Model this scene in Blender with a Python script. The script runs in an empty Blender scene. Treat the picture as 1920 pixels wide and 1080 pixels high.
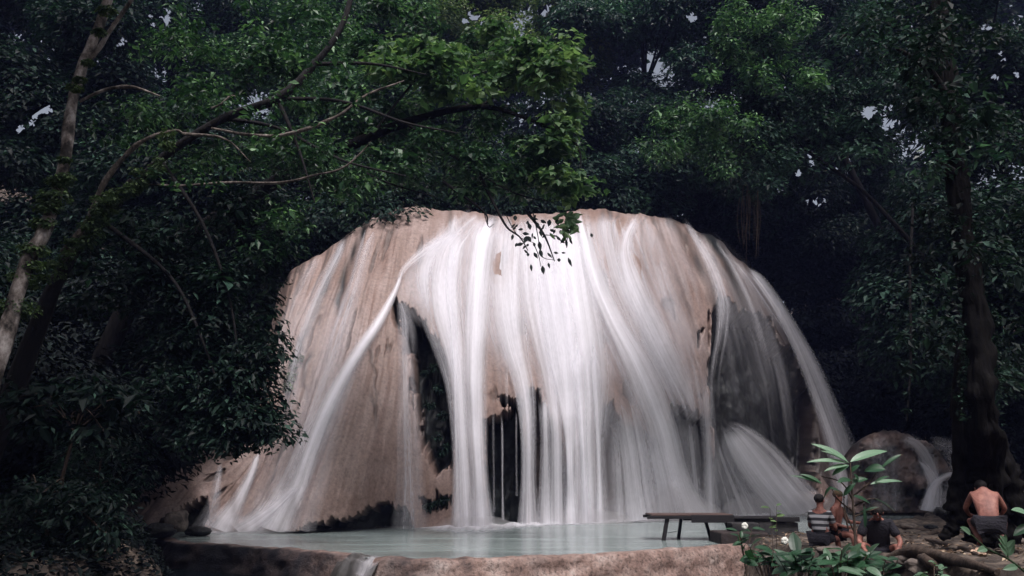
import bpy, bmesh, math, random
import numpy as np
from mathutils import Vector, Matrix
R = math.radians
random.seed(7)
rng = np.random.default_rng(11)
C = bpy.context.scene.collection
SC = bpy.context.scene

# ------------------------------------------------------------------ camera, sky, sun, exposure
FPX = 1500.0; PITCH = math.atan(360/1500); CAMZ = 1.7
cam = bpy.data.cameras.new('camera'); cam.lens = 36*FPX/1920; cam.sensor_width = 36
cam.clip_end = 1500
co = bpy.data.objects.new('camera', cam); C.objects.link(co)
co.location = (0, 0, CAMZ); co.rotation_euler = (R(90)+PITCH, 0, 0)
SC.camera = co
w = bpy.data.worlds.new('World'); SC.world = w; w.use_nodes = True
SUN_EL, SUN_AZ = R(60), R(164)     # azimuth clockwise from +Y: behind the camera, a little to the left
nt = w.node_tree; nt.nodes.clear()
sky = nt.nodes.new('ShaderNodeTexSky'); sky.sky_type = 'NISHITA'; sky.sun_disc = False
sky.sun_elevation = SUN_EL; sky.sun_rotation = SUN_AZ; sky.dust_density = 6.0; sky.air_density = .8
bg = nt.nodes.new('ShaderNodeBackground'); bg.inputs[1].default_value = 0.10
ou = nt.nodes.new('ShaderNodeOutputWorld')
hsv = nt.nodes.new('ShaderNodeHueSaturation'); hsv.inputs['Saturation'].default_value = .45     # thin high cloud
nt.links.new(sky.outputs[0], hsv.inputs['Color']); nt.links.new(hsv.outputs[0], bg.inputs[0]); nt.links.new(bg.outputs[0], ou.inputs[0])
sl = bpy.data.lights.new('sun', 'SUN'); sl.energy = 2.0; sl.angle = R(14); sl.color = (1, .94, .95)
so = bpy.data.objects.new('sun', sl); C.objects.link(so)
sd = Vector((math.sin(SUN_AZ)*math.cos(SUN_EL), math.cos(SUN_AZ)*math.cos(SUN_EL), math.sin(SUN_EL)))
so.rotation_euler = sd.to_track_quat('Z', 'Y').to_euler(); so.location = (0, 0, 60)
SC.view_settings.view_transform = 'Standard'; SC.view_settings.look = 'None'
SC.view_settings.exposure = 0.62; SC.view_settings.gamma = 1
try:
    SC.cycles.transparent_max_bounces = 24; SC.cycles.max_bounces = 6
except Exception: pass

# ------------------------------------------------------------------ pixel <-> world (photograph 1920x1080)
cp, sp = math.cos(PITCH), math.sin(PITCH)
def P(px, py, Y):
    a = (np.asarray(px, float)-960)/FPX; b = (540-np.asarray(py, float))/FPX
    dy = cp - b*sp; dz = sp + b*cp
    t = np.asarray(Y, float)/dy
    return np.stack(np.broadcast_arrays(a*t, Y+0*t, CAMZ+dz*t), -1)
def GY(px, py, z=0.0):                       # depth where the ray meets height z
    b = (540-np.asarray(py, float))/FPX
    return (z-CAMZ)/(sp+b*cp)*(cp-b*sp)
def proj(p):
    d = p - np.array([0, 0, CAMZ]); f = d[..., 1]*cp + d[..., 2]*sp; u = -d[..., 1]*sp + d[..., 2]*cp
    f = np.maximum(f, 1e-3)
    return 960+FPX*d[..., 0]/f, 540-FPX*u/f

# ------------------------------------------------------------------ numpy noise
def _h(ix, iy, iz, s):
    n = (ix*374761393 + iy*668265263 + iz*1274126177 + s*974711) & 0xffffffff
    n = ((n ^ (n >> 13))*1274126177) & 0xffffffff
    return ((n ^ (n >> 16)) & 0xffff)/65535.0
def vn(x, y, z=0.0, s=0):
    x, y, z = np.broadcast_arrays(np.asarray(x, float), np.asarray(y, float), np.asarray(z, float))
    ix, iy, iz = [np.floor(q).astype(np.int64) for q in (x, y, z)]
    fx, fy, fz = x-ix, y-iy, z-iz
    fx, fy, fz = [q*q*(3-2*q) for q in (fx, fy, fz)]
    r = 0
    for a in (0, 1):
        for b in (0, 1):
            for c in (0, 1):
                r = r + _h(ix+a, iy+b, iz+c, s)*(fx if a else 1-fx)*(fy if b else 1-fy)*(fz if c else 1-fz)
    return r*2-1
def fbm(x, y, z=0.0, s=0, o=4):
    r, a, f = 0, 1, 1.0
    for k in range(o):
        r = r + a*vn(x*f, y*f, np.asarray(z)*f, s+k*17); a *= .5; f *= 2.03
    return r
def sstep(a, b, x):
    t = np.clip((x-a)/(b-a), 0, 1); return t*t*(3-2*t)

# ------------------------------------------------------------------ materials
def newmat(name):
    m = bpy.data.materials.new(name); m.use_nodes = True
    n = m.node_tree; n.nodes.clear(); return m, n
def N(n, t, **kw):
    q = n.nodes.new(t)
    for k, v in kw.items(): setattr(q, k, v)
    return q
def ramp(n, stops):
    r = n.nodes.new('ShaderNodeValToRGB'); e = r.color_ramp.elements
    e[0].position, e[0].color = stops[0][0], (*stops[0][1], 1)
    e[1].position, e[1].color = stops[-1][0], (*stops[-1][1], 1)
    for p_, c in stops[1:-1]:
        q = e.new(p_); q.color = (*c, 1)
    return r
def leaf_mat(name, c0, c1, c2, spec=.35, rough=.45, trans=.3):
    m, n = newmat(name); L = n.links
    at = N(n, 'ShaderNodeAttribute', attribute_name='rnd')
    r = ramp(n, [(0, c0), (.5, c1), (.78, c2), (1, tuple(min(.5, q*1.7) for q in c2))]); L.new(at.outputs['Fac'], r.inputs[0])
    p_ = N(n, 'ShaderNodeBsdfPrincipled'); p_.inputs['Roughness'].default_value = rough
    p_.inputs['Specular IOR Level'].default_value = spec
    L.new(r.outputs[0], p_.inputs['Base Color'])
    t = N(n, 'ShaderNodeBsdfTranslucent')
    mx = N(n, 'ShaderNodeMix', data_type='RGBA', blend_type='MULTIPLY'); mx.inputs[0].default_value = 1
    L.new(r.outputs[0], mx.inputs[6]); mx.inputs[7].default_value = (1.1, 1.25, .75, 1)
    L.new(mx.outputs[2], t.inputs[0])
    ms = N(n, 'ShaderNodeMixShader'); ms.inputs[0].default_value = trans
    L.new(p_.outputs[0], ms.inputs[1]); L.new(t.outputs[0], ms.inputs[2])
    o = N(n, 'ShaderNodeOutputMaterial'); L.new(ms.outputs[0], o.inputs[0]); return m
def rough_mat(name, stops, scale=3, rough=.8, bump=.3, detail=8, stretch=(1, 1, 1), spec=.3, bscale=None):
    m, n = newmat(name); L = n.links
    tc = N(n, 'ShaderNodeTexCoord'); mp = N(n, 'ShaderNodeMapping'); mp.inputs['Scale'].default_value = stretch
    L.new(tc.outputs['Object'], mp.inputs[0])
    no = N(n, 'ShaderNodeTexNoise'); no.inputs['Scale'].default_value = scale; no.inputs['Detail'].default_value = detail
    no.inputs['Roughness'].default_value = .65
    L.new(mp.outputs[0], no.inputs[0])
    r = ramp(n, stops); L.new(no.outputs[0], r.inputs[0])
    p_ = N(n, 'ShaderNodeBsdfPrincipled'); p_.inputs['Roughness'].default_value = rough
    p_.inputs['Specular IOR Level'].default_value = spec
    L.new(r.outputs[0], p_.inputs['Base Color'])
    n2 = N(n, 'ShaderNodeTexNoise'); n2.inputs['Scale'].default_value = bscale or scale*4; n2.inputs['Detail'].default_value = 6
    L.new(mp.outputs[0], n2.inputs[0])
    b = N(n, 'ShaderNodeBump'); b.inputs['Strength'].default_value = bump; b.inputs['Distance'].default_value = .05
    L.new(n2.outputs[0], b.inputs['Height']); L.new(b.outputs[0], p_.inputs['Normal'])
    o = N(n, 'ShaderNodeOutputMaterial'); L.new(p_.outputs[0], o.inputs[0]); return m
M = {}
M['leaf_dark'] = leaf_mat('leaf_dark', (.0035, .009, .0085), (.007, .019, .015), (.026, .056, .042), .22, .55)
M['leaf_shade_black'] = leaf_mat('leaf_shade_black', (.002, .004, .005), (.004, .008, .009), (.009, .016, .015), .15, .7, .1)  # deep shade put into the leaf colour
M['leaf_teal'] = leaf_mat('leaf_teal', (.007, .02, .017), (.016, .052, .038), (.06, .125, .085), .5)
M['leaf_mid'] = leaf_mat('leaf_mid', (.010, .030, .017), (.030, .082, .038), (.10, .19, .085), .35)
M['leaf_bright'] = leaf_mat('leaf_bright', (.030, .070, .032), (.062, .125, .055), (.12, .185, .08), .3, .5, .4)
M['leaf_yellow'] = leaf_mat('leaf_yellow', (.04, .075, .03), (.09, .135, .055), (.18, .21, .10), .3, .5, .4)
M['leaf_plant'] = leaf_mat('leaf_plant', (.013, .042, .022), (.034, .095, .046), (.11, .19, .12), .5, .4, .3)
M['leaf_olive'] = leaf_mat('leaf_olive', (.035, .06, .03), (.06, .10, .045), (.10, .15, .06), .3)
M['litter'] = leaf_mat('litter', (.04, .03, .022), (.14, .09, .06), (.34, .24, .17), .3, .6, .1)
M['bark_dark'] = rough_mat('bark_dark', [(.3, (.003, .003, .004)), (.7, (.016, .014, .015))], 6, .9, 1.0, stretch=(1, 1, .3), bscale=14)
M['bark_black'] = rough_mat('bark_black', [(.3, (.0015, .0015, .002)), (.7, (.012, .011, .011))], 7, .95, 1.0, stretch=(1, 1, .25), bscale=12, spec=.08)
M['bark_pale'] = rough_mat('bark_pale', [(.40, (.03, .026, .024)), (.5, (.18, .15, .135)), (.64, (.50, .45, .43))], 3, .85, .6, stretch=(1, 1, .7))
M['bark_mid'] = rough_mat('bark_mid', [(.38, (.02, .017, .015)), (.5, (.10, .082, .072)), (.66, (.26, .22, .2))], 5, .85, .7, stretch=(1, 1, .7))
M['bark_brown'] = rough_mat('bark_brown', [(.3, (.02, .015, .012)), (.7, (.10, .07, .055))], 5, .85, .6, stretch=(1, 1, .4))
M['soil'] = rough_mat('soil', [(.3, (.012, .010, .010)), (.48, (.055, .043, .036)), (.64, (.16, .125, .10))], 3.2, .9, .8, bscale=9)
M['wood'] = rough_mat('wood', [(.3, (.005, .005, .007)), (.7, (.018, .015, .017))], 3, .6, .3, stretch=(.4, 6, 6))
M['wood_top'] = rough_mat('wood_top', [(.3, (.05, .032, .03)), (.7, (.12, .075, .065))], 3, .55, .3, stretch=(.4, 6, 6))
M['concrete_dark'] = rough_mat('concrete_dark', [(.3, (.012, .013, .015)), (.7, (.05, .045, .045))], 3, .8, .5)
M['concrete_brown'] = rough_mat('concrete_brown', [(.3, (.015, .012, .012)), (.7, (.05, .036, .034))], 3, .8, .5)
M['skin'] = rough_mat('skin', [(.34, (.13, .055, .045)), (.5, (.24, .10, .08)), (.66, (.34, .16, .125))], 7, .55, .05)
M['hair'] = rough_mat('hair', [(.3, (.006, .005, .006)), (.7, (.02, .016, .015))], 20, .6, .4)
M['hair_brown'] = rough_mat('hair_brown', [(.3, (.06, .04, .02)), (.7, (.16, .10, .05))], 20, .6, .4)
M['cloth_dark'] = rough_mat('cloth_dark', [(.3, (.008, .008, .012)), (.7, (.022, .02, .028))], 8, .85, .4)
M['cloth_white'] = rough_mat('cloth_white', [(.3, (.36, .36, .38)), (.7, (.55, .55, .56))], 6, .85, .5)
M['cloth_olive'] = rough_mat('cloth_olive', [(.3, (.10, .12, .03)), (.7, (.2, .22, .07))], 6, .85, .5)
M['tan_scrap'] = rough_mat('tan_scrap', [(.3, (.35, .22, .15)), (.7, (.62, .45, .34))], 6, .7, .4)
M['petal'] = rough_mat('petal', [(.3, (.6, .6, .55)), (.7, (.8, .8, .74))], 6, .6, .2)
M['stone'] = rough_mat('stone', [(.3, (.03, .026, .024)), (.5, (.11, .09, .08)), (.7, (.24, .20, .17))], 3, .8, .6)
M['stone_dark'] = rough_mat('stone_dark', [(.3, (.006, .007, .009)), (.7, (.035, .035, .036))], 3, .6, .8)

def mk_striped():
    m, n = newmat('striped_shirt'); L = n.links
    tc = N(n, 'ShaderNodeTexCoord'); wv = N(n, 'ShaderNodeTexWave', bands_direction='Z'); wv.inputs['Scale'].default_value = 3.0
    wv.inputs['Distortion'].default_value = 1.0
    L.new(tc.outputs['Object'], wv.inputs[0])
    r = ramp(n, [(.45, (.015, .015, .02)), (.55, (.27, .27, .29))]); L.new(wv.outputs[1], r.inputs[0])
    p_ = N(n, 'ShaderNodeBsdfPrincipled'); p_.inputs['Roughness'].default_value = .85
    L.new(r.outputs[0], p_.inputs['Base Color'])
    o = N(n, 'ShaderNodeOutputMaterial'); L.new(p_.outputs[0], o.inputs[0]); return m
M['striped'] = mk_striped()

def mk_rock():
    m, n = newmat('travertine'); L = n.links
    uv = N(n, 'ShaderNodeUVMap', uv_map='flow')
    mp = N(n, 'ShaderNodeMapping'); mp.inputs['Scale'].default_value = (45, 2.2, 1); L.new(uv.outputs[0], mp.inputs[0])
    st = N(n, 'ShaderNodeTexNoise'); st.inputs['Scale'].default_value = 1; st.inputs['Detail'].default_value = 7; st.inputs['Roughness'].default_value = .6
    L.new(mp.outputs[0], st.inputs[0])
    tc = N(n, 'ShaderNodeTexCoord')
    gr = N(n, 'ShaderNodeTexNoise'); gr.inputs['Scale'].default_value = 7; gr.inputs['Detail'].default_value = 10; gr.inputs['Roughness'].default_value = .86
    L.new(tc.outputs['Object'], gr.inputs[0])
    big = N(n, 'ShaderNodeTexNoise'); big.inputs['Scale'].default_value = .35; big.inputs['Detail'].default_value = 5
    L.new(tc.outputs['Object'], big.inputs[0])
    r1 = ramp(n, [(.26, (.20, .14, .118)), (.44, (.255, .188, .164)), (.58, (.29, .22, .198)), (.74, (.33, .265, .248))]); L.new(st.outputs[0], r1.inputs[0])
    r2 = ramp(n, [(.34, (.34, .31, .30)), (.45, (.82, .81, .81)), (.53, (1, 1, 1)), (.64, (1.3, 1.3, 1.3))]); L.new(gr.outputs[0], r2.inputs[0])
    mu = N(n, 'ShaderNodeMix', data_type='RGBA', blend_type='MULTIPLY'); mu.inputs[0].default_value = 1
    L.new(r1.outputs[0], mu.inputs[6]); L.new(r2.outputs[0], mu.inputs[7])
    r3 = ramp(n, [(.38, (.84, .77, .74)), (.6, (1.06, 1.06, 1.08))]); L.new(big.outputs[0], r3.inputs[0])
    mu2 = N(n, 'ShaderNodeMix', data_type='RGBA', blend_type='MULTIPLY'); mu2.inputs[0].default_value = 1
    L.new(mu.outputs[2], mu2.inputs[6]); L.new(r3.outputs[0], mu2.inputs[7])
    # algae stripes, and shade painted dark into the hollows
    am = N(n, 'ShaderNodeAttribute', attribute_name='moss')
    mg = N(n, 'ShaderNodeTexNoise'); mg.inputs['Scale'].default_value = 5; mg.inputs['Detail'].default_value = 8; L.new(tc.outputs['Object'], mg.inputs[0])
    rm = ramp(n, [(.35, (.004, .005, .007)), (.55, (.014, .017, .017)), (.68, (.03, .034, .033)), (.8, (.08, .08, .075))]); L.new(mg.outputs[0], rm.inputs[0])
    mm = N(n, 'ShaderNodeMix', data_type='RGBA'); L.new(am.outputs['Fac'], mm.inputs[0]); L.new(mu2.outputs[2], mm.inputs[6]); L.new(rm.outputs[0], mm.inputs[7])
    p_ = N(n, 'ShaderNodeBsdfPrincipled'); p_.inputs['Roughness'].default_value = .5; p_.inputs['Specular IOR Level'].default_value = .35
    L.new(mm.outputs[2], p_.inputs['Base Color'])
    b = N(n, 'ShaderNodeBump'); b.inputs['Strength'].default_value = .35; b.inputs['Distance'].default_value = .05
    L.new(gr.outputs[0], b.inputs['Height'])
    b2 = N(n, 'ShaderNodeBump'); b2.inputs['Strength'].default_value = .3; b2.inputs['Distance'].default_value = .06
    L.new(st.outputs[0], b2.inputs['Height']); L.new(b.outputs[0], b2.inputs['Normal']); L.new(b2.outputs[0], p_.inputs['Normal'])
    o = N(n, 'ShaderNodeOutputMaterial'); L.new(p_.outputs[0], o.inputs[0]); return m
M['rock'] = mk_rock()

def mk_fall():
    m, n = newmat('falling_water'); L = n.links
    uv = N(n, 'ShaderNodeUVMap', uv_map='flow')
    def streak(sx, sy, det):
        mp = N(n, 'ShaderNodeMapping'); mp.inputs['Scale'].default_value = (sx, sy, 1); L.new(uv.outputs[0], mp.inputs[0])
        t = N(n, 'ShaderNodeTexNoise'); t.inputs['Scale'].default_value = 1; t.inputs['Detail'].default_value = det; t.inputs['Roughness'].default_value = .6
        L.new(mp.outputs[0], t.inputs[0]); return t
    a = streak(5.5, .18, 4); b = streak(34, .4, 3)
    r = N(n, 'ShaderNodeMapRange'); r.inputs[1].default_value = .32; r.inputs[2].default_value = .68; r.inputs[3].default_value = .32; r.inputs[4].default_value = 1.15
    L.new(a.outputs[0], r.inputs[0])
    r2 = N(n, 'ShaderNodeMapRange'); r2.inputs[1].default_value = .3; r2.inputs[2].default_value = .65; r2.inputs[3].default_value = .82; r2.inputs[4].default_value = 1.1
    L.new(b.outputs[0], r2.inputs[0])
    at = N(n, 'ShaderNodeAttribute', attribute_name='dens')
    c_ = streak(26, 9, 3); r3 = N(n, 'ShaderNodeMapRange'); r3.inputs[1].default_value = .35; r3.inputs[2].default_value = .6; r3.inputs[3].default_value = .8; r3.inputs[4].default_value = 1.05
    L.new(c_.outputs[0], r3.inputs[0])
    m0 = N(n, 'ShaderNodeMath', operation='MULTIPLY'); L.new(r.outputs[0], m0.inputs[0]); L.new(r3.outputs[0], m0.inputs[1])
    m1 = N(n, 'ShaderNodeMath', operation='MULTIPLY'); L.new(m0.outputs[0], m1.inputs[0]); L.new(r2.outputs[0], m1.inputs[1])
    # thick middles stay solid, thin edges break into threads
    pw = N(n, 'ShaderNodeMath', operation='SUBTRACT'); pw.inputs[0].default_value = 1.3; L.new(at.outputs['Fac'], pw.inputs[1])
    mc = N(n, 'ShaderNodeMath', operation='MAXIMUM'); L.new(m1.outputs[0], mc.inputs[0]); mc.inputs[1].default_value = .02
    m2 = N(n, 'ShaderNodeMath', operation='POWER'); L.new(mc.outputs[0], m2.inputs[0]); L.new(pw.outputs[0], m2.inputs[1])
    m3 = N(n, 'ShaderNodeMath', operation='MULTIPLY', use_clamp=True); L.new(m2.outputs[0], m3.inputs[0]); L.new(at.outputs['Fac'], m3.inputs[1])
    d = N(n, 'ShaderNodeBsdfDiffuse'); d.inputs[0].default_value = (.83, .815, .87, 1)
    t = N(n, 'ShaderNodeBsdfTranslucent'); t.inputs[0].default_value = (.8, .8, .85, 1)
    s1 = N(n, 'ShaderNodeMixShader'); s1.inputs[0].default_value = .15; L.new(d.outputs[0], s1.inputs[1]); L.new(t.outputs[0], s1.inputs[2])
    tr = N(n, 'ShaderNodeBsdfTransparent')
    s2 = N(n, 'ShaderNodeMixShader'); L.new(m3.outputs[0], s2.inputs[0]); L.new(tr.outputs[0], s2.inputs[1]); L.new(s1.outputs[0], s2.inputs[2])
    o = N(n, 'ShaderNodeOutputMaterial'); L.new(s2.outputs[0], o.inputs[0]); return m
M['fall'] = mk_fall()

def mk_pool(name, col, rough):
    m, n = newmat(name); L = n.links
    tc = N(n, 'ShaderNodeTexCoord'); mp = N(n, 'ShaderNodeMapping'); mp.inputs['Scale'].default_value = (.25, .9, 1); L.new(tc.outputs['Object'], mp.inputs[0])
    no = N(n, 'ShaderNodeTexNoise'); no.inputs['Scale'].default_value = 1.1; no.inputs['Detail'].default_value = 4; L.new(mp.outputs[0], no.inputs[0])
    r = ramp(n, [(.35, tuple(c*.72 for c in col)), (.65, tuple(c*1.15 for c in col))]); L.new(no.outputs[0], r.inputs[0])
    p_ = N(n, 'ShaderNodeBsdfPrincipled'); p_.inputs['Roughness'].default_value = rough; p_.inputs['IOR'].default_value = 1.33
    L.new(r.outputs[0], p_.inputs['Base Color'])
    n2 = N(n, 'ShaderNodeTexNoise'); n2.inputs['Scale'].default_value = 3; n2.inputs['Detail'].default_value = 3; L.new(mp.outputs[0], n2.inputs[0])
    b = N(n, 'ShaderNodeBump'); b.inputs['Strength'].default_value = .35; b.inputs['Distance'].default_value = .05
    L.new(n2.outputs[0], b.inputs['Height']); L.new(b.outputs[0], p_.inputs['Normal'])
    o = N(n, 'ShaderNodeOutputMaterial'); L.new(p_.outputs[0], o.inputs[0]); return m
M['pool'] = mk_pool('pool_water', (.225, .268, .262), .2)
M['spill'] = mk_pool('spill_water', (.045, .042, .038), .3)
M['creek'] = mk_pool('creek_water', (.012, .02, .024), .2)

def mk_weir():
    m, n = newmat('weir_stone'); L = n.links
    tc = N(n, 'ShaderNodeTexCoord')
    a = N(n, 'ShaderNodeTexNoise'); a.inputs['Scale'].default_value = 1.6; a.inputs['Detail'].default_value = 8; a.inputs['Roughness'].default_value = .7; L.new(tc.outputs['Object'], a.inputs[0])
    b_ = N(n, 'ShaderNodeTexNoise'); b_.inputs['Scale'].default_value = 12; b_.inputs['Detail'].default_value = 6; b_.inputs['Roughness'].default_value = .7; L.new(tc.outputs['Object'], b_.inputs[0])
    r1 = ramp(n, [(.32, (.11, .07, .06)), (.45, (.23, .15, .125)), (.56, (.33, .24, .21)), (.7, (.46, .39, .36))]); L.new(a.outputs[0], r1.inputs[0])
    r2 = ramp(n, [(.34, (.25, .22, .2)), (.5, (.95, .95, .95)), (.65, (1.15, 1.1, 1.08))]); L.new(b_.outputs[0], r2.inputs[0])
    mu = N(n, 'ShaderNodeMix', data_type='RGBA', blend_type='MULTIPLY'); mu.inputs[0].default_value = 1
    L.new(r1.outputs[0], mu.inputs[6]); L.new(r2.outputs[0], mu.inputs[7])
    am = N(n, 'ShaderNodeAttribute', attribute_name='moss')
    mm = N(n, 'ShaderNodeMix', data_type='RGBA'); L.new(am.outputs['Fac'], mm.inputs[0]); L.new(mu.outputs[2], mm.inputs[6]); mm.inputs[7].default_value = (.012, .011, .016, 1)
    p_ = N(n, 'ShaderNodeBsdfPrincipled'); p_.inputs['Roughness'].default_value = .65
    L.new(mm.outputs[2], p_.inputs['Base Color'])
    b = N(n, 'ShaderNodeBump'); b.inputs['Strength'].default_value = .8; b.inputs['Distance'].default_value = .05
    L.new(b_.outputs[0], b.inputs['Height']); L.new(b.outputs[0], p_.inputs['Normal'])
    o = N(n, 'ShaderNodeOutputMaterial'); L.new(p_.outputs[0], o.inputs[0]); return m
M['weir'] = mk_weir()

# ------------------------------------------------------------------ object helpers
def tag(o, label=None, cat=None, group=None, kind=None):
    if label: o['label'] = label
    if cat: o['category'] = cat
    if group: o['group'] = group
    if kind: o['kind'] = kind
    return o
def empty(name, loc, label=None, cat=None, group=None):
    o = bpy.data.objects.new(name, None); C.objects.link(o); o.location = tuple(float(v) for v in loc)
    o.empty_display_size = .1
    return tag(o, label, cat, group)
def build(name, V, F, mat, parent=None, attrs=None, uv=None, smooth=False):
    """V world coordinates (N,3); F (M,k) int array or list of arrays. Parented meshes keep world placement."""
    V = np.asarray(V, np.float32).reshape(-1, 3)
    if parent is not None: V = V - np.array(parent_world(parent), np.float32)
    me = bpy.data.meshes.new(name)
    Fs = F if isinstance(F, list) else [F]
    Fs = [np.asarray(f, np.int32) for f in Fs if len(f)]
    me.vertices.add(len(V)); me.vertices.foreach_set('co', V.ravel())
    nl = sum(f.size for f in Fs); nf = sum(len(f) for f in Fs)
    me.loops.add(nl); me.polygons.add(nf)
    li = np.concatenate([f.ravel() for f in Fs])
    tot = np.concatenate([np.full(len(f), f.shape[1], np.int32) for f in Fs])
    st = np.concatenate([[0], np.cumsum(tot)[:-1]]).astype(np.int32)
    me.loops.foreach_set('vertex_index', li); me.polygons.foreach_set('loop_start', st)
    try: me.polygons.foreach_set('loop_total', tot)
    except Exception: pass
    me.polygons.foreach_set('use_smooth', np.full(nf, smooth, bool))
    me.update(calc_edges=True)
    for k, a in (attrs or {}).items():
        at = me.attributes.new(k, 'FLOAT', 'POINT'); at.data.foreach_set('value', np.asarray(a, np.float32).ravel())
    if uv is not None:
        u = me.uv_layers.new(name='flow'); u.data.foreach_set('uv', np.asarray(uv, np.float32).reshape(-1, 2)[li].ravel())
    me.materials.append(mat)
    o = bpy.data.objects.new(name, me); C.objects.link(o)
    if parent is not None: o.parent = parent
    return o
def parent_world(p):
    v = Vector((0, 0, 0))
    while p is not None: v += p.location; p = p.parent
    return v
def grid_faces(nr, nc, off=0):
    i = np.arange(nr-1)[:, None]*nc + np.arange(nc-1)[None]
    i = i.ravel()+off
    return np.stack([i, i+1, i+nc+1, i+nc], -1)
class MB:
    def __init__(s): s.V = []; s.F = {}; s.n = 0; s.A = []
    def add(s, V, F, a=0.0):
        V = np.asarray(V, float).reshape(-1, 3); F = np.asarray(F)
        s.F.setdefault(F.shape[1], []).append(F+s.n); s.V.append(V); s.n += len(V)
        s.A.append(np.broadcast_to(np.asarray(a, float), (len(V),)) )
    def build(s, name, mat, parent=None, smooth=False, base=None):
        V = np.concatenate(s.V); F = [np.concatenate(f) for f in s.F.values()]
        return build(name, V, F, mat, parent, {'rnd': np.concatenate(s.A)}, smooth=smooth)
def catmull(pts, n):
    pts = np.asarray(pts, float); k = len(pts)
    ts = np.linspace(0, k-1-1e-6, n); out = []
    e = np.vstack([2*pts[0]-pts[1], pts, 2*pts[-1]-pts[-2]])
    for t in ts:
        i = int(t); f = t-i; p0, p1, p2, p3 = e[i], e[i+1], e[i+2], e[i+3]
        out.append(.5*((2*p1)+(-p0+p2)*f+(2*p0-5*p1+4*p2-p3)*f*f+(-p0+3*p1-3*p2+p3)*f**3))
    return np.array(out)
def tube(mb, pts, rad, ns=8, rough=0.0, n=None, seed=0):
    pts = np.asarray(pts, float); rad = np.asarray(rad, float)
    if n is None: n = max(4, len(pts)*5)
    q = catmull(np.hstack([pts, rad[:, None]]), n); pts, rad = q[:, :3], np.maximum(q[:, 3], .001)
    tg = np.gradient(pts, axis=0); tg /= np.linalg.norm(tg, axis=1, keepdims=True)+1e-9
    ref = np.array([0, 1, 0.]) if abs(tg[:, 1]).mean() < .8 else np.array([1., 0, 0])
    a = np.cross(tg, ref); a /= np.linalg.norm(a, axis=1, keepdims=True)+1e-9; b = np.cross(tg, a)
    th = np.linspace(0, 2*math.pi, ns, endpoint=False)
    rr = rad[:, None]*(1+rough*vn(np.cos(th)[None]*1.5+seed, np.sin(th)[None]*1.5, np.arange(n)[:, None]*.4, 3)+rough*.45*vn(np.cos(th)[None]*6+seed, np.sin(th)[None]*6, np.arange(n)[:, None]*.16, 8))
    V = pts[:, None]+(a[:, None]*np.cos(th)[None, :, None]+b[:, None]*np.sin(th)[None, :, None])*rr[..., None]
    i = np.arange(n-1)[:, None]*ns; j = np.arange(ns)[None]; j2 = (j+1) % ns
    F = np.stack([i+j, i+j2, i+ns+j2, i+ns+j], -1).reshape(-1, 4)
    mb.add(V.reshape(-1, 3), F)
    for k, rv in ((0, 1), (n-1, 0)):                       # caps
        c = np.vstack([V[k], pts[k][None]]); f = np.stack([np.arange(ns), (np.arange(ns)+1) % ns, np.full(ns, ns)], -1)
        mb.add(c, f[:, ::-1] if not rv else f)
def box(mb, lo, hi, M4=None, bev=.0):
    x0, y0, z0 = lo; x1, y1, z1 = hi
    V = np.array([(x, y, z) for z in (z0, z1) for y in (y0, y1) for x in (x0, x1)], float)
    F = [(0, 2, 3, 1), (4, 5, 7, 6), (0, 1, 5, 4), (2, 6, 7, 3), (0, 4, 6, 2), (1, 3, 7, 5)]
    if M4 is not None: V = np.array([tuple(M4 @ Vector(v)) for v in V])
    mb.add(V, F)
def bevel(o, w=.01, seg=2):
    b = o.modifiers.new('bevel', 'BEVEL'); b.width = w; b.segments = seg; return o
def lump(mb, c, r, seed=0, amp=.25, nu=24, nv=14, fl=0.0, freq=1.6):
    u = np.linspace(0, 2*math.pi, nu, endpoint=False)[None]; v = np.linspace(.001, math.pi-.001, nv)[:, None]
    D = np.stack([np.cos(u)*np.sin(v), np.sin(u)*np.sin(v), np.cos(v)+0*u], -1)
    k = 1+amp*fbm(D[..., 0]*freq+seed*3.1, D[..., 1]*freq, D[..., 2]*freq, seed, 4)
    V = np.asarray(c)+D*k[..., None]*np.asarray(r)
    i = np.arange(nv-1)[:, None]*nu; j = np.arange(nu)[None]; j2 = (j+1) % nu
    mb.add(V.reshape(-1, 3), np.stack([i+j, i+nu+j, i+nu+j2, i+j2], -1).reshape(-1, 4))

# gaps in the canopy where the sky comes through (photo pixels, radius)
HOLES = [(72, 212, 12, .5), (58, 232, 7, .5), (40, 243, 8, .6), (85, 205, 12, .5), (225, 78, 10, .4), (188, 120, 10, .4), (300, 30, 22, .25), (205, 108, 10, .3),
         (890, 28, 10, .4), (905, 45, 6, .5), (872, 40, 6, .4), (1020, 20, 10, .4), (1052, 40, 8, .5), (1034, 8, 6, .5),
         (1880, 108, 11, .4), (1908, 142, 9, .6), (1866, 146, 8, .5), (1890, 130, 7, .5), (1850, 55, 10, .3),
         (1296, 33, 9, .6), (1519, 290, 6, .9), (1522, 306, 6, .7), (1497, 323, 7, .8), (1540, 377, 12, .4), (1520, 378, 8, .4), (1588, 300, 5, .7), (1568, 318, 5, .6),
         (1628, 212, 12, .5), (1665, 233, 10, .4), (1710, 48, 5, .7), (1608, 100, 6, .6)]
def hole_mask(p):
    px, py = proj(p); m = np.zeros(len(p), bool)
    for hx, hy, r, q in HOLES:
        d = np.hypot(px-hx, (py-hy)*1.1)
        m |= (d < r*(1.15+.3*vn(px*.15, py*.15, 0, 5)+.2)) & (vn(px*.13, py*.13, 0, 9) > 1-2*q - .65)
    return m
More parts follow.
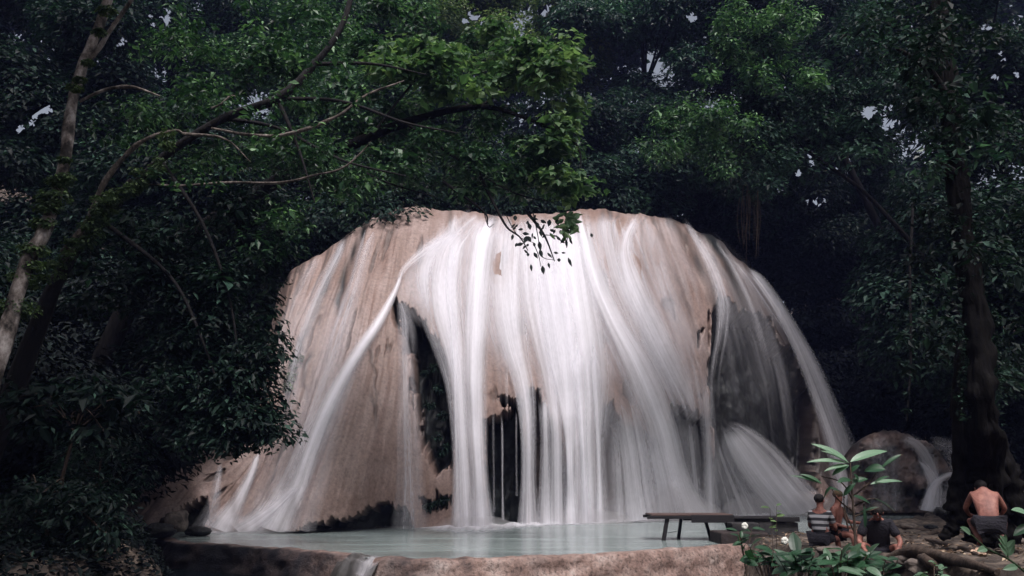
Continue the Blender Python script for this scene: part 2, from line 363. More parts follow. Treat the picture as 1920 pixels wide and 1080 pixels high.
def leaf_pts(mb, c, d, nrm, L, W, rnd, holes=True):
    if holes:
        k = ~hole_mask(c)
        if holes == 'frame':
            fx, fy = proj(c); k = (c[:, 1] < .5) | (fx < -60) | (fx > 1980) | (fy < -50)
        c, d, nrm, L, W, rnd = c[k], d[k], nrm[k], L[k], W[k], rnd[k]
    if not len(c): return
    d = d/(np.linalg.norm(d, axis=1, keepdims=True)+1e-9)
    s = np.cross(d, nrm); s /= np.linalg.norm(s, axis=1, keepdims=True)+1e-9; n_ = np.cross(s, d)
    L = L[:, None]; W = W[:, None]
    base = c-d*L*.5
    a = base+d*L*.42+s*W*.5+n_*W*.14; b = base+d*L*.42-s*W*.5+n_*W*.14; t = c+d*L*.5-n_*L*.10
    V = np.stack([base, a, t, b], 1).reshape(-1, 3)
    i = np.arange(len(c))[:, None]*4
    mb.add(V, np.hstack([i, i+1, i+2, i+3]), np.repeat(rnd, 4))
def rad_in(p, c, r): return np.sqrt((((p-np.asarray(c))/np.asarray(r))**2).sum(1))
def clump_leaves(mb, c, r, n, L, asp=.5, droop=.45, up=.9, tone=0.0, holes=True):
    """leaves through an ellipsoid, thickest at its upper and outer skin"""
    D = rng.normal(size=(n, 3)); D /= np.linalg.norm(D, axis=1, keepdims=True)
    rad = rng.random(n)**(1/3.2)
    p = np.asarray(c)+D*rad[:, None]*np.asarray(r)
    # ragged outline
    g = fbm(p[:, 0]*1.1, p[:, 1]*1.1, p[:, 2]*1.4, 31, 3)
    k = (g > -.35) | (rng.random(n) < .25); p, D = p[k], D[k]; n = len(p)
    nm = np.array([0, 0, up])+D*.55+rng.normal(size=(n, 3))*.38
    nm /= np.linalg.norm(nm, axis=1, keepdims=True)
    dd = D*np.array([1, 1, .3])+rng.normal(size=(n, 3))*.5+np.array([0, 0, -droop])
    dd -= nm*(dd*nm).sum(1, keepdims=True)
    ln = L*(.6+.8*rng.random(n))
    ln = np.where(rad_in(p, c, r) < .62, ln*1.9, ln)           # inner leaves enlarged so the clump blocks more light
    rn = np.clip(.42+.22*vn(p[:, 0]*.9, p[:, 1]*.9, p[:, 2]*.9, 4)+rng.normal(size=n)*.26+tone, 0, 1)
    leaf_pts(mb, p, dd, nm, ln, ln*asp*(.8+.4*rng.random(n)), rn, holes)
def fill_ellipse(e, cnt, rmin, rmax):
    """clump centres in an ellipse given in photo pixels at depth Y (+- dY)"""
    px, py, rx, ry, Y, dY = e; out = []
    for k in range(cnt):
        a = random.random()*2*math.pi; q = math.sqrt(random.random())
        x, y = px+math.cos(a)*q*rx, py+math.sin(a)*q*ry
        yy = Y+random.uniform(-dY, dY)
        out.append((P(x, y, yy), random.uniform(rmin, rmax)))
    return out
def tree(name, label, ells, mat, base, L=.25, per=500, rr=(1.2, 2.0), cnt=8, bark='bark_dark', trunk_r=.3, top=None, group=None,
         tone=0., flat=.6, cat='tree', limbs=6, asp=.5, droop=.45, path=None, holes=True):
    root = empty(name, base, label, cat, group)
    mb = MB(); cl = []
    for e in ells:
        n = e[6] if len(e) > 6 else cnt
        cl += fill_ellipse(e[:6], n, *rr)
    for c, r in cl:
        clump_leaves(mb, c, (r, r, r*flat), int(per*r*r/2.2), L, asp, droop, tone=tone+random.uniform(-.1, .1), holes=holes)
    mb.build('crown', M[mat], root)
    tb = MB()
    cs = np.array([c for c, r in cl]); mid = cs.mean(0) if top is None else np.asarray(top)
    b = np.asarray(base, float)
    if path is None:
        path = [b, b*.6+mid*.4+np.array([random.uniform(-.4, .4), 0, 0]), mid]; rads = [trunk_r, trunk_r*.75, trunk_r*.4]
    else: rads = np.linspace(trunk_r, trunk_r*.35, len(path))
    tube(tb, path, rads, 10, .15)
    tb.build('trunk', M[bark], root, True)
    lb = MB(); done = 0
    pp = np.asarray(path)
    for c, r in random.sample(cl, min(limbs, len(cl))):
        st = pp[-1]*.75+pp[-2]*.25
        m_ = (st+c)/2+np.array([random.uniform(-.3, .3), random.uniform(-.3, .3), random.uniform(0, .6)])
        tube(lb, [st, m_, c], [trunk_r*.3, trunk_r*.2, .02], 6, .1); done += 1
    if done: lb.build('branch', M[bark], root, True)
    return root

# ================================================================== ground and water
def seg_dist(px, py, poly):
    """signed distance to polygon, negative inside"""
    poly = np.asarray(poly, float); d = np.full(np.shape(px), 1e9); ins = np.zeros(np.shape(px), bool)
    k = len(poly)
    for i in range(k):
        a, b = poly[i], poly[(i+1) % k]; e = b-a
        t = np.clip(((px-a[0])*e[0]+(py-a[1])*e[1])/(e@e), 0, 1)
        d = np.minimum(d, np.hypot(px-a[0]-e[0]*t, py-a[1]-e[1]*t))
        c = ((a[1] > py) != (b[1] > py)) & (px < (b[0]-a[0])*(py-a[1])/(b[1]-a[1]+1e-12)+a[0])
        ins ^= c
    return np.where(ins, -d, d)
def bank_edge(Y): return np.interp(Y, [0, 17.6, 22.1, 38, 60], [4.5, 4.9, 6.1, 19, 37])
def bank_z(Y): return np.interp(Y, [0, 8, 10, 14, 17.5, 20, 32, 44], [.8, .85, .80, .55, .30, .2, .14, .5])
def left_edge(Y): return np.interp(Y, [0, 17, 20, 23, 26, 30, 36], [-4.6, -6.2, -8.3, -10.6, -11.6, -12.5, -13.5])
def ground_z(x, Y):
    z = np.full(np.shape(x), -1.0)
    nz = fbm(x*.9, Y*.9, 0, 2, 4)*.10+fbm(x*3, Y*3, 0, 6, 3)*.035
    rb = sstep(0, .6, x-bank_edge(Y)+.25*vn(Y*1.3, 0, 0, 3))
    z = z*(1-rb)+(bank_z(Y)+nz+np.maximum(0, x-bank_edge(Y)-6)*.12)*rb
    lb = sstep(0, 1.2, left_edge(Y)-x+.4*vn(Y*.8, 3, 0, 3))
    z = z*(1-lb)+(.25+nz*2+np.maximum(0, left_edge(Y)-x-1)*.22)*lb
    hs = sstep(51, 64, Y+np.clip(-x-2, 0, 14)*.8)
    z = z+hs*(11+nz*6)+np.clip(Y-62, 0, 80)*.10
    side = np.maximum(0, np.abs(x)-26); z = z+np.minimum(side*.45, 16)
    z = np.where(Y < 2, np.maximum(z, -.6+.0*z), z)
    return z
gx = np.concatenate([np.linspace(-260, -30, 24), np.linspace(-28, 28, 240), np.linspace(30, 260, 24)])
gy = np.concatenate([np.linspace(-120, 3, 24), np.linspace(4, 40, 200), np.linspace(41, 300, 60)])
GXm, GYm = np.meshgrid(gx, gy)
GZ = ground_z(GXm, GYm)
tag(build('ground', np.stack([GXm, GYm, GZ], -1), grid_faces(len(gy), len(gx))[:, ::1], M['soil'], None, smooth=True), kind='structure')

# pool surface: level with the weir
def g2(px, py, z=0.0):
    Y = float(GY(px, py, z)); p = P(px, py, Y); return (float(p[0]), float(p[1]))
W1 = [g2(225, 1001), g2(300, 1010), g2(350, 1019), g2(450, 1025), g2(550, 1032), g2(664, 1042)]
W2 = [g2(708, 1049), g2(800, 1051), g2(900, 1050), g2(1000, 1048), g2(1100, 1043), g2(1200, 1037), g2(1300, 1030), g2(1388, 1024)]
pool = W1+W2+[(7.5, 21.5), (30, 24), (34, 52), (-24, 52), (-24, 26)]
mbp = bmesh.new(); vs = [mbp.verts.new((x, y, 0.0)) for x, y in pool]; mbp.faces.new(vs)
me = bpy.data.meshes.new('pool_water'); mbp.to_mesh(me); mbp.free(); me.materials.append(M['pool'])
o = bpy.data.objects.new('pool_water', me); C.objects.link(o); tag(o, kind='structure')
cv = np.array([(-26, -30, -.62), (14, -30, -.62), (14, 19.5, -.62), (-26, 25, -.62)])
tag(build('creek_water', cv, np.array([[0, 1, 2, 3]]), M['creek']), kind='structure')

# ================================================================== the travertine fall
TOPX = [236, 255, 300, 360, 430, 490, 512, 522, 545, 600, 650, 700, 725, 752, 800, 850, 900, 950, 1000, 1050, 1090, 1130, 1160, 1200, 1250, 1300, 1350, 1400, 1450, 1500, 1530, 1560, 1585, 1605, 1618]
TOPY = [985, 860, 805, 775, 740, 690, 600, 545, 508, 474, 441, 403, 391, 387, 390, 396, 401, 404, 403, 398, 392, 394, 401, 400, 406, 428, 452, 500, 562, 640, 700, 765, 830, 900, 955]
BASX = [236, 350, 560, 730, 900, 1000, 1100, 1200, 1300, 1400, 1510, 1618]
BASY = [1000, 998, 996, 991, 988, 984, 981, 978, 973, 969, 964, 961]
def ytop(px): return np.interp(px, TOPX, TOPY)+2.5*vn(np.asarray(px)*.045, 0, 0, 8)+1.6*vn(np.asarray(px)*.14, 0, 0, 9)
def ybase(px): return np.interp(px, BASX, BASY)
# flow lines: px of each streamline at heights h (1 crest .. 0 water)
HK = [0, .23, .5, .77, 1]
SK = np.array([  # rows = streamlines, cols = h 0,.23,.5,.77,1
    [180, 210, 250, 300, 330], [350, 400, 480, 525, 560], [430, 480, 530, 560, 620], [490, 540, 590, 640, 690], [590, 620, 670, 700, 740],
    [735, 755, 770, 790, 800], [900, 895, 885, 880, 900], [1060, 1050, 1030, 1005, 1000], [1240, 1210, 1170, 1120, 1090],
    [1335, 1320, 1300, 1240, 1190], [1440, 1430, 1400, 1350, 1290], [1600, 1560, 1500, 1450, 1370], [1680, 1650, 1620, 1560, 1480]], float)
SV = np.array([-.12, 0, .1, .2, .3, .4, .5, .6, .7, .8, .9, 1.0, 1.08])
def flow_s(px, h):
    """streamline coordinate for arrays px, h"""
    k = np.stack([np.interp(h, HK, SK[i]) for i in range(len(SK))], -1)      # (...,13)
    i = np.clip((k <= px[..., None]).sum(-1)-1, 0, len(SK)-2)
    a = np.take_along_axis(k, i[..., None], -1)[..., 0]; b = np.take_along_axis(k, i[..., None]+1, -1)[..., 0]
    return SV[i]+(SV[i+1]-SV[i])*(px-a)/(b-a)
def hfrac(px, py): return np.clip((ybase(px)-py)/np.maximum(ybase(px)-ytop(px), 4), 0, 1)
def face_Y(px, py):
    px = np.asarray(px, float); py = np.asarray(py, float)
    h = hfrac(px, py); yb = GY(px, ybase(px), 0.0)
    H = (ybase(px)-ytop(px))/600.0
    g = 1-np.sqrt(np.maximum(1-h**2.6, 0))
    edge = 1.8*sstep(1330, 1600, px)*h
    # buttresses: the left cone and the bulge under the brightest water
    bl = -1.5*np.exp(-((px-650-(h-.2)*160)/130)**2)*sstep(.85, .1, h)-.9*np.exp(-((px-1060)/120)**2)*sstep(1, .45, h)*sstep(0, .35, h)
    return yb+g*(1.6+4.6*H)+1.2*h*H+edge+bl
CAVES = [  # polygon (photo pixels), depth pushed in, edge softness, shade painted into the rock colour
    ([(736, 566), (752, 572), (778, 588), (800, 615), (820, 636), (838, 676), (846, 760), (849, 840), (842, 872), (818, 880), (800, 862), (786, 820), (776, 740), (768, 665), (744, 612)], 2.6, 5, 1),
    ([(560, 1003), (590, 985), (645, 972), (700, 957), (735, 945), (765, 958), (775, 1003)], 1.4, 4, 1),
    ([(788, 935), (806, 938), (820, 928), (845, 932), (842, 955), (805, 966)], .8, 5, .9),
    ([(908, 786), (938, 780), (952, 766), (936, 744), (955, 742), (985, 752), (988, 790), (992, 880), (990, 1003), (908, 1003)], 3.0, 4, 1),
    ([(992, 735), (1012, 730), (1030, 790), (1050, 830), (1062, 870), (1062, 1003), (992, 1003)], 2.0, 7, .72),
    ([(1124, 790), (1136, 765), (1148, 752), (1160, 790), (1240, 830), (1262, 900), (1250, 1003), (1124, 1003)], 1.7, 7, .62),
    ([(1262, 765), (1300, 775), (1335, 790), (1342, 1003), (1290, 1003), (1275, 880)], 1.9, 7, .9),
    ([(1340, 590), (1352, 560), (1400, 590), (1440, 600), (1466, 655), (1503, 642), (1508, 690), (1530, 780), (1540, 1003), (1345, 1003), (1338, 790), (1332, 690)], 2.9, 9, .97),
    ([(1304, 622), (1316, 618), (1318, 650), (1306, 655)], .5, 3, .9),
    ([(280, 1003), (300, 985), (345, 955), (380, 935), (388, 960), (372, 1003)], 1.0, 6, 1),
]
NC, NR = 860, 460
cx = np.linspace(238, 1617, NC); hh = 1-(1-np.linspace(0, 1, NR))**1.25
PX, HH = np.meshgrid(cx, hh)
PY = ybase(PX)-HH*(ybase(PX)-ytop(PX))
Yf = face_Y(PX, PY)
S = flow_s(PX, HH)
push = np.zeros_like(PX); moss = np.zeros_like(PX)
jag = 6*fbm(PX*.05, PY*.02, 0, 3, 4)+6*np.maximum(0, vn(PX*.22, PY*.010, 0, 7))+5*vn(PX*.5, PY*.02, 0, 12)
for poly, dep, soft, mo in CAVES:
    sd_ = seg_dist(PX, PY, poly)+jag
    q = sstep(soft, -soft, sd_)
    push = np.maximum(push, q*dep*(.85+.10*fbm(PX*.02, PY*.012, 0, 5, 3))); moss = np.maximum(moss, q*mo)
relief = -.16*fbm(S*18, HH*1.2, 0, 21, 3)-.035*fbm(S*90, HH*3, 0, 22, 3)-.022*fbm(S*60, HH*14, 0, 23, 4)-.10*fbm(PX*.012, PY*.008, 0, 24, 3)
# folds / scars of darker rock
scar = sstep(.72, 1.0, fbm(S*36+5, HH*7, 0, 31, 4)); relief += .10*scar
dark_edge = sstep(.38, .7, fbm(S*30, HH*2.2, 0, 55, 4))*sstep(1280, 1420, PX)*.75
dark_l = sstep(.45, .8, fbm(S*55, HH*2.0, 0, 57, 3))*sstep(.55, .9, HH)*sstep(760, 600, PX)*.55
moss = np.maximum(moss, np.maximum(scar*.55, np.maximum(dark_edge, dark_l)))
for pl, wd_, am_ in [([(1256, 406), (1282, 440), (1312, 490), (1336, 550), (1348, 610)], 12, .95), ([(1298, 430), (1330, 470), (1366, 530), (1392, 600)], 12, .8), ([(1345, 452), (1386, 500), (1424, 570), (1460, 640)], 13, .8),
                     ([(1400, 503), (1434, 560), (1480, 640)], 8, .7), ([(648, 446), (622, 500), (588, 580), (560, 650), (535, 720)], 8, 1), ([(692, 418), (664, 470), (640, 530), (632, 570)], 9, 1), ([(843, 398), (850, 430), (856, 450)], 5, .7),
                     ([(590, 480), (560, 540), (545, 580)], 3, .6), ([(688, 640), (700, 700), (706, 770)], 3, .6), ([(694, 740), (708, 780)], 4, .7), ([(578, 668), (566, 700), (572, 730)], 4, .8), ([(548, 690), (540, 730), (534, 780)], 5, .7), ([(652, 560), (640, 640)], 3, .3), ([(1232, 408), (1250, 470), (1284, 560), (1306, 640)], 6, .45), ([(1130, 396), (1128, 430)], 5, .5), ([(960, 404), (956, 430)], 4, .5), ([(1160, 403), (1150, 440), (1160, 500)], 3, .5), ([(1214, 402), (1206, 440), (1216, 500)], 3, .4)]:
    q_ = catmull(pl, 40); xx_ = np.interp(PY, q_[:, 1], q_[:, 0]); on = sstep(q_[0, 1]-14, q_[0, 1]+4, PY)*sstep(q_[-1, 1]+40, q_[-1, 1]-10, PY)
    g_ = np.exp(-((PX-xx_+4*vn(PY*.05, 0, 0, 5))/wd_)**2)*on*(.7+.3*vn(PX*.1, PY*.03, 0, 6)); moss = np.maximum(moss, g_*am_); relief += .06*g_
# darker grey tone on the right shoulder
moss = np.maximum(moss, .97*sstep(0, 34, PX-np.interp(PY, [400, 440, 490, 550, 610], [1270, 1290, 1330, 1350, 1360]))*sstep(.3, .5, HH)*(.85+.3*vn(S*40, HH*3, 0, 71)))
# darker tone along the ledge at right
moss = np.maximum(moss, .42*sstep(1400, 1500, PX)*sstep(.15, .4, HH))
rough_in = push*.0 + (push > .3)*(.16*fbm(S*30, PY*.012, 0, 41, 4))
Wp = P(PX, PY, Yf)
Wp[..., 1] += push+relief*sstep(0, .06, 1.0-HH+.03)+rough_in
# lean the recess wall slightly so that it follows the water line
rows = [Wp]
last = Wp[-1].copy()
back = []
for k in range(1, 9):
    q = last.copy(); q[:, 1] += k*2.2; q[:, 2] += -.02*k*k+.10*fbm(q[:, 0]*.6, q[:, 1]*.6, 0, 3, 3); back.append(q)
Vr = np.concatenate([Wp, np.array(back)], 0)
nr = NR+8
UV = np.stack([np.concatenate([S, np.repeat(S[-1:], 8, 0)]), np.concatenate([HH, 1+np.repeat(np.arange(1, 9)[:, None]*.03, NC, 1)])], -1)
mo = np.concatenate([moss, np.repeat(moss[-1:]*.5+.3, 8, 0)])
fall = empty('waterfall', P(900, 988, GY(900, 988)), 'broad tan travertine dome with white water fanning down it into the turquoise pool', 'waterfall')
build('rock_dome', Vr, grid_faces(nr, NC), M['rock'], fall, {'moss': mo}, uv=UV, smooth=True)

def stream(name, pts, dens, off=.16, seed=0, M_=None, parent=None, Yfun=face_Y, fade_top=.12, fade_bot=.0, nr=90, nc=15, bow=.12, edge=1.3, drop=None):
    """pts: (px, py, width) down the stream, photo pixels on the dome's face"""
    q = catmull(pts, nr); xc, yc, wd = q[:, 0], q[:, 1], np.maximum(q[:, 2], 2)
    f = np.linspace(-1, 1, nc)[None]
    tg = np.gradient(np.stack([xc, yc], -1), axis=0); tg /= np.linalg.norm(tg, axis=1, keepdims=True)+1e-9
    nx, ny = tg[:, 1], -tg[:, 0]
    tt = np.linspace(0, 1, nr)[:, None]
    X = xc[:, None]+f*wd[:, None]*.5*nx[:, None]; Yp = yc[:, None]+f*wd[:, None]*.5*ny[:, None]*.6
    Yp = np.minimum(Yp, np.maximum(ybase(X)+1.5, 0) if Yfun is face_Y else 1e9)
    D = Yfun(X, Yp) - off - bow*(1-f**2)
    if Yfun is face_Y: D = D-.10*fbm(X*.03, Yp*.01, 0, 77, 2)
    V = P(X, Yp, D)
    V[..., 2] = np.maximum(V[..., 2], .012)
    cum = np.concatenate([[0], np.cumsum(np.hypot(np.diff(xc), np.diff(yc)))])
    uv = np.stack([f*wd.mean()/100+0*tt+seed*3.7, cum[:, None]/100+0*f+seed*1.3], -1)
    # soft, uneven sides and ends
    wob = 1-.35*(vn(seed*5+f*2.5, tt*2.5, 0, 61)+1)*.5
    a = (1-np.abs(f)**edge)**.8*dens*wob
    if fade_top: a = a*sstep(0, fade_top, tt+.03*vn(f*4, seed, 0, 3))
    if fade_bot: a = a*sstep(0, fade_bot, 1-tt+.5*fade_bot*vn(f*6+seed, 0, 0, 4)-.1*fade_bot)
    return build(name, V, grid_faces(nr, nc), M['fall'], parent or fall, {'dens': np.clip(a*1.25, 0, 1)}, uv=uv, smooth=True)
ST = [  # points, density, kwargs
    ([(722, 394, 14), (700, 420, 20), (684, 470, 30), (664, 540, 34), (640, 610, 40), (618, 680, 50), (592, 750, 54), (562, 830, 60), (530, 900, 70), (500, 950, 74), (466, 994, 90)], .42, {'fade_top': .05}),
    ([(754, 508, 5), (741, 545, 14), (712, 600, 26), (674, 656, 34), (640, 712, 36), (606, 780, 44), (578, 850, 48), (556, 910, 58), (530, 960, 78), (512, 995, 100)], .86, {'off': .26, 'fade_top': .03}),
    ([(700, 625, 16), (660, 690, 34), (618, 770, 44), (584, 850, 44), (548, 920, 50), (500, 970, 70), (470, 995, 90)], .5, {'off': .2, 'fade_top': .3}),
    ([(690, 660, 12), (650, 740, 26), (622, 820, 40), (600, 900, 46), (580, 960, 50), (566, 995, 60)], .22, {'off': .2, 'fade_top': .3}),
    ([(556, 910, 24), (520, 945, 44), (480, 975, 60), (446, 996, 80)], .6, {'off': .34}),
    ([(648, 442, 14), (632, 480, 22), (600, 540, 34), (570, 610, 44), (550, 690, 40), (535, 760, 34), (505, 830, 30)], .42, {'fade_bot': .3}),
    ([(600, 474, 12), (575, 520, 26), (545, 590, 36), (520, 670, 40), (500, 760, 40)], .26, {'fade_bot': .3}),
    ([(486, 845, 12), (474, 880, 20), (458, 915, 28), (440, 950, 44), (412, 994, 90)], .85, {}),
    ([(414, 868, 10), (408, 900, 18), (398, 950, 34), (384, 996, 70)], .38, {}),
    ([(745, 600, 16), (758, 650, 26), (764, 740, 40), (767, 830, 50), (769, 900, 56), (770, 992, 80)], .36, {'fade_top': .3}),
    ([(750, 560, 14), (760, 600, 34), (762, 640, 44), (764, 700, 40)], .34, {'off': .3, 'fade_bot': .6}),
    ([(856, 398, 22), (848, 440, 34), (815, 470, 64), (800, 510, 84), (805, 560, 80), (815, 590, 60)], .55, {'fade_bot': .4}),
    ([(880, 425, 50), (845, 465, 80), (832, 530, 100), (836, 590, 100), (848, 650, 80), (860, 720, 56), (866, 800, 46), (870, 880, 46), (876, 990, 70)], .80, {'off': .2}),
    ([(850, 440, 30), (846, 520, 40), (850, 600, 36), (853, 700, 18), (856, 800, 14), (858, 900, 16), (860, 990, 26)], .6, {'off': .34}),
    ([(925, 405, 50), (908, 450, 58), (898, 530, 58), (892, 620, 54), (890, 720, 50), (893, 820, 44), (898, 900, 40), (903, 990, 58)], 1.0, {'off': .32, 'bow': .25}),
    ([(955, 408, 60), (952, 450, 90), (950, 520, 90), (955, 590, 84), (965, 650, 64), (982, 720, 46), (990, 800, 34), (991, 900, 32), (992, 988, 50)], .74, {'off': .2}),
    ([(940, 560, 60), (946, 640, 64), (950, 700, 56), (950, 760, 50)], .30, {'fade_top': .4, 'fade_bot': .5}),
    ([(1010, 405, 90), (1010, 470, 110), (1016, 560, 110), (1028, 640, 96), (1038, 700, 76), (1042, 770, 50), (1045, 830, 40), (1046, 984, 44)], .8, {'off': .22}),
    ([(1060, 405, 80), (1062, 470, 110), (1072, 560, 130), (1082, 640, 140), (1092, 710, 130), (1096, 770, 110), (1098, 850, 84), (1100, 985, 100)], .97, {'off': .34}),
    ([(1020, 460, 60), (1040, 560, 80), (1056, 660, 80), (1064, 740, 50), (1068, 820, 24), (1070, 900, 20), (1073, 984, 34)], .97, {'off': .46}),
    ([(1080, 640, 40), (1088, 740, 26), (1093, 820, 18), (1096, 900, 16), (1099, 984, 30)], .9, {'off': .5}),
    ([(1110, 640, 30), (1118, 740, 24), (1122, 820, 15), (1124, 900, 14), (1126, 984, 26)], .8, {'off': .5}),
    ([(1020, 740, 26), (1022, 820, 20), (1023, 900, 26), (1024, 984, 40)], .75, {'off': .2}),
    ([(925, 770, 6), (925, 840, 6), (926, 900, 5), (926, 960, 8)], .28, {'nc': 5}),
    ([(941, 776, 5), (942, 850, 6), (942, 910, 5), (943, 975, 8)], .4, {'nc': 5}),
    ([(968, 772, 5), (968, 850, 5), (969, 930, 6)], .28, {'nc': 5}),
    ([(1088, 395, 36), (1098, 450, 40), (1120, 530, 50), (1150, 600, 60), (1184, 665, 76), (1214, 730, 88), (1240, 800, 84), (1258, 870, 80), (1274, 930, 100), (1286, 976, 150)], .98, {'off': .36, 'bow': .25}),
    ([(1140, 396, 40), (1140, 440, 46), (1158, 520, 60), (1196, 600, 80), (1234, 680, 90), (1262, 740, 90), (1280, 790, 80)], .58, {'fade_bot': .2}),
    ([(1196, 402, 34), (1176, 440, 30), (1172, 480, 40), (1190, 540, 60), (1222, 610, 70), (1256, 680, 70), (1284, 740, 60), (1300, 790, 50)], .78, {'off': .24, 'fade_bot': .2}),
    ([(1210, 403, 30), (1226, 460, 30), (1250, 540, 34), (1276, 620, 36), (1300, 700, 40), (1315, 780, 40)], .38, {'fade_bot': .25}),
    ([(1150, 700, 60), (1170, 770, 90), (1184, 850, 100), (1192, 920, 110), (1200, 976, 130)], .66, {'off': .5, 'fade_top': .4}),
    ([(1210, 760, 60), (1225, 840, 80), (1240, 910, 100), (1250, 978, 150)], .5, {'off': .6, 'fade_top': .4}),
    ([(1316, 680, 30), (1325, 770, 34), (1330, 860, 30), (1334, 972, 40)], .6, {'off': .3, 'fade_top': .3}),
    ([(1280, 760, 40), (1292, 820, 44), (1300, 900, 44), (1304, 974, 60)], .45, {'off': .3, 'fade_top': .4}),
    ([(1284, 410, 14), (1306, 450, 18), (1334, 500, 26), (1354, 560, 30), (1354, 620, 26), (1342, 700, 22), (1340, 800, 18)], .50, {'off': .2, 'fade_bot': .4}),
    ([(1304, 432, 20), (1334, 480, 26), (1362, 540, 44), (1384, 610, 66), (1404, 690, 80), (1420, 780, 80)], .24, {'off': .3, 'fade_bot': .5}),
    ([(1344, 452, 18), (1376, 500, 22), (1406, 560, 36), (1432, 630, 46), (1454, 710, 50), (1468, 800, 50), (1478, 880, 50)], .27, {'off': .35, 'fade_bot': .4}),
    ([(1370, 480, 14), (1410, 530, 18), (1450, 590, 20), (1480, 640, 20), (1492, 690, 18)], .34, {'off': .2, 'fade_bot': .4}),
    ([(1398, 500, 12), (1424, 524, 26), (1458, 572, 30), (1490, 628, 34), (1520, 690, 44), (1548, 760, 52), (1574, 830, 62), (1590, 890, 70), (1600, 950, 80)], .8, {'off': 1.0, 'edge': 1.2}),
    ([(1352, 792, 20), (1376, 812, 70), (1406, 850, 110), (1440, 895, 130), (1474, 935, 130), (1500, 966, 150)], 1.0, {'off': 1.0, 'fade_top': .3, 'bow': .5}),
    ([(1340, 800, 40), (1356, 860, 70), (1380, 920, 100), (1400, 972, 140)], .5, {'off': .7, 'fade_top': .4}),
]
ST += [
    ([(856, 430, 26), (826, 450, 30), (790, 476, 28), (762, 500, 20), (744, 530, 18)], .5, {'off': .22, 'fade_top': .4, 'fade_bot': .2}),
    ([(900, 402, 60), (870, 430, 90), (832, 470, 110), (800, 510, 100), (790, 560, 70)], .34, {'off': .1, 'fade_bot': .5, 'edge': 2}),
    ([(1240, 404, 40), (1256, 450, 50), (1284, 520, 50), (1304, 590, 40)], .2, {'off': .1, 'fade_bot': .4, 'edge': 2}),
    ([(960, 402, 160), (960, 440, 250), (965, 500, 330), (975, 560, 340), (985, 620, 330), (1000, 680, 300)], .42, {'off': .09, 'fade_bot': .35, 'edge': 3, 'nc': 41}),
    ([(1130, 398, 150), (1140, 450, 200), (1165, 540, 230), (1200, 620, 230), (1230, 700, 210), (1255, 780, 180)], .34, {'off': .09, 'fade_bot': .3, 'edge': 3, 'nc': 31}),
    ([(790, 500, 90), (800, 540, 130), (815, 580, 110), (820, 610, 90)], .30, {'off': .08, 'fade_bot': .4, 'edge': 2}),
    ([(650, 520, 60), (620, 620, 110), (590, 720, 120), (550, 830, 130), (510, 930, 150), (480, 994, 190)], .14, {'off': .08, 'edge': 2, 'nc': 31}),
    ([(1300, 432, 60), (1350, 500, 110), (1400, 590, 150), (1430, 680, 160), (1440, 780, 160)], .07, {'off': .12, 'fade_bot': .4, 'edge': 2.5, 'nc': 31}),
    ([(1190, 780, 130), (1200, 860, 150), (1210, 930, 180), (1220, 978, 230)], .30, {'off': .3, 'fade_top': .4, 'edge': 2}),
]
for i, (pts, d, kw) in enumerate(ST):
    stream('water_stream', pts, d, seed=i+1, **kw)
# white water where the streams meet the pool: a low soft apron round the base
ax = np.linspace(370, 1600, 160); vrow = np.linspace(0, 1, 9)
AX, AV = np.meshgrid(ax, vrow)
yb = GY(AX, ybase(AX)+0.0); reach = (1.5+.7*vn(AX*.02, 0, 0, 3))*(1+1.2*np.exp(-((AX-900)/70)**2))
Yv = yb+.5-AV*(reach+.5)
base = P(AX, ybase(AX), yb); sc_ = Yv/yb
V = np.stack([base[..., 0]*1.0, Yv, .022+.10*np.exp(-(AV/.35)**2)*np.maximum(0, .5+.5*vn(AX*.05, 1, 0, 3))], -1)
den = np.interp(AX, [370, 400, 470, 560, 590, 620, 740, 790, 860, 900, 960, 1060, 1130, 1240, 1330, 1440, 1520, 1600], [.1, .7, .9, .95, .5, .12, .1, .4, .9, 1, .7, .9, .85, .85, .7, .85, .7, .2])*(1-AV)**1.1*(.95+.35*vn(AX*.03, AV*3, 0, 5))*1.3
build('foam', V, grid_faces(9, 160), M['fall'], fall, {'dens': np.clip(den, 0, 1)}, uv=np.stack([AX/100, AV*2], -1), smooth=True)

m, n = newmat('spray'); pv = N(n, 'ShaderNodeVolumePrincipled'); pv.inputs['Color'].default_value = (.95, .93, .96, 1); pv.inputs['Density'].default_value = .38
oo = N(n, 'ShaderNodeOutputMaterial'); n.links.new(pv.outputs[0], oo.inputs['Volume']); M['spray'] = m
for px, rx, rz in [(490, 1.7, .5), (890, 1.5, .4), (1090, 1.9, .5), (1235, 2.6, 1.4), (1470, 3.0, 1.3), (1590, 1.6, 1.3)]:
    mb = MB(); yy = float(GY(px, ybase(px))); c = P(px, ybase(px), yy-.3); c[2] = .05; lump(mb, c, (rx, 1.1, rz), seed=px, amp=.15, nu=32, nv=20)
    mb.build('spray', M['spray'], fall, True)

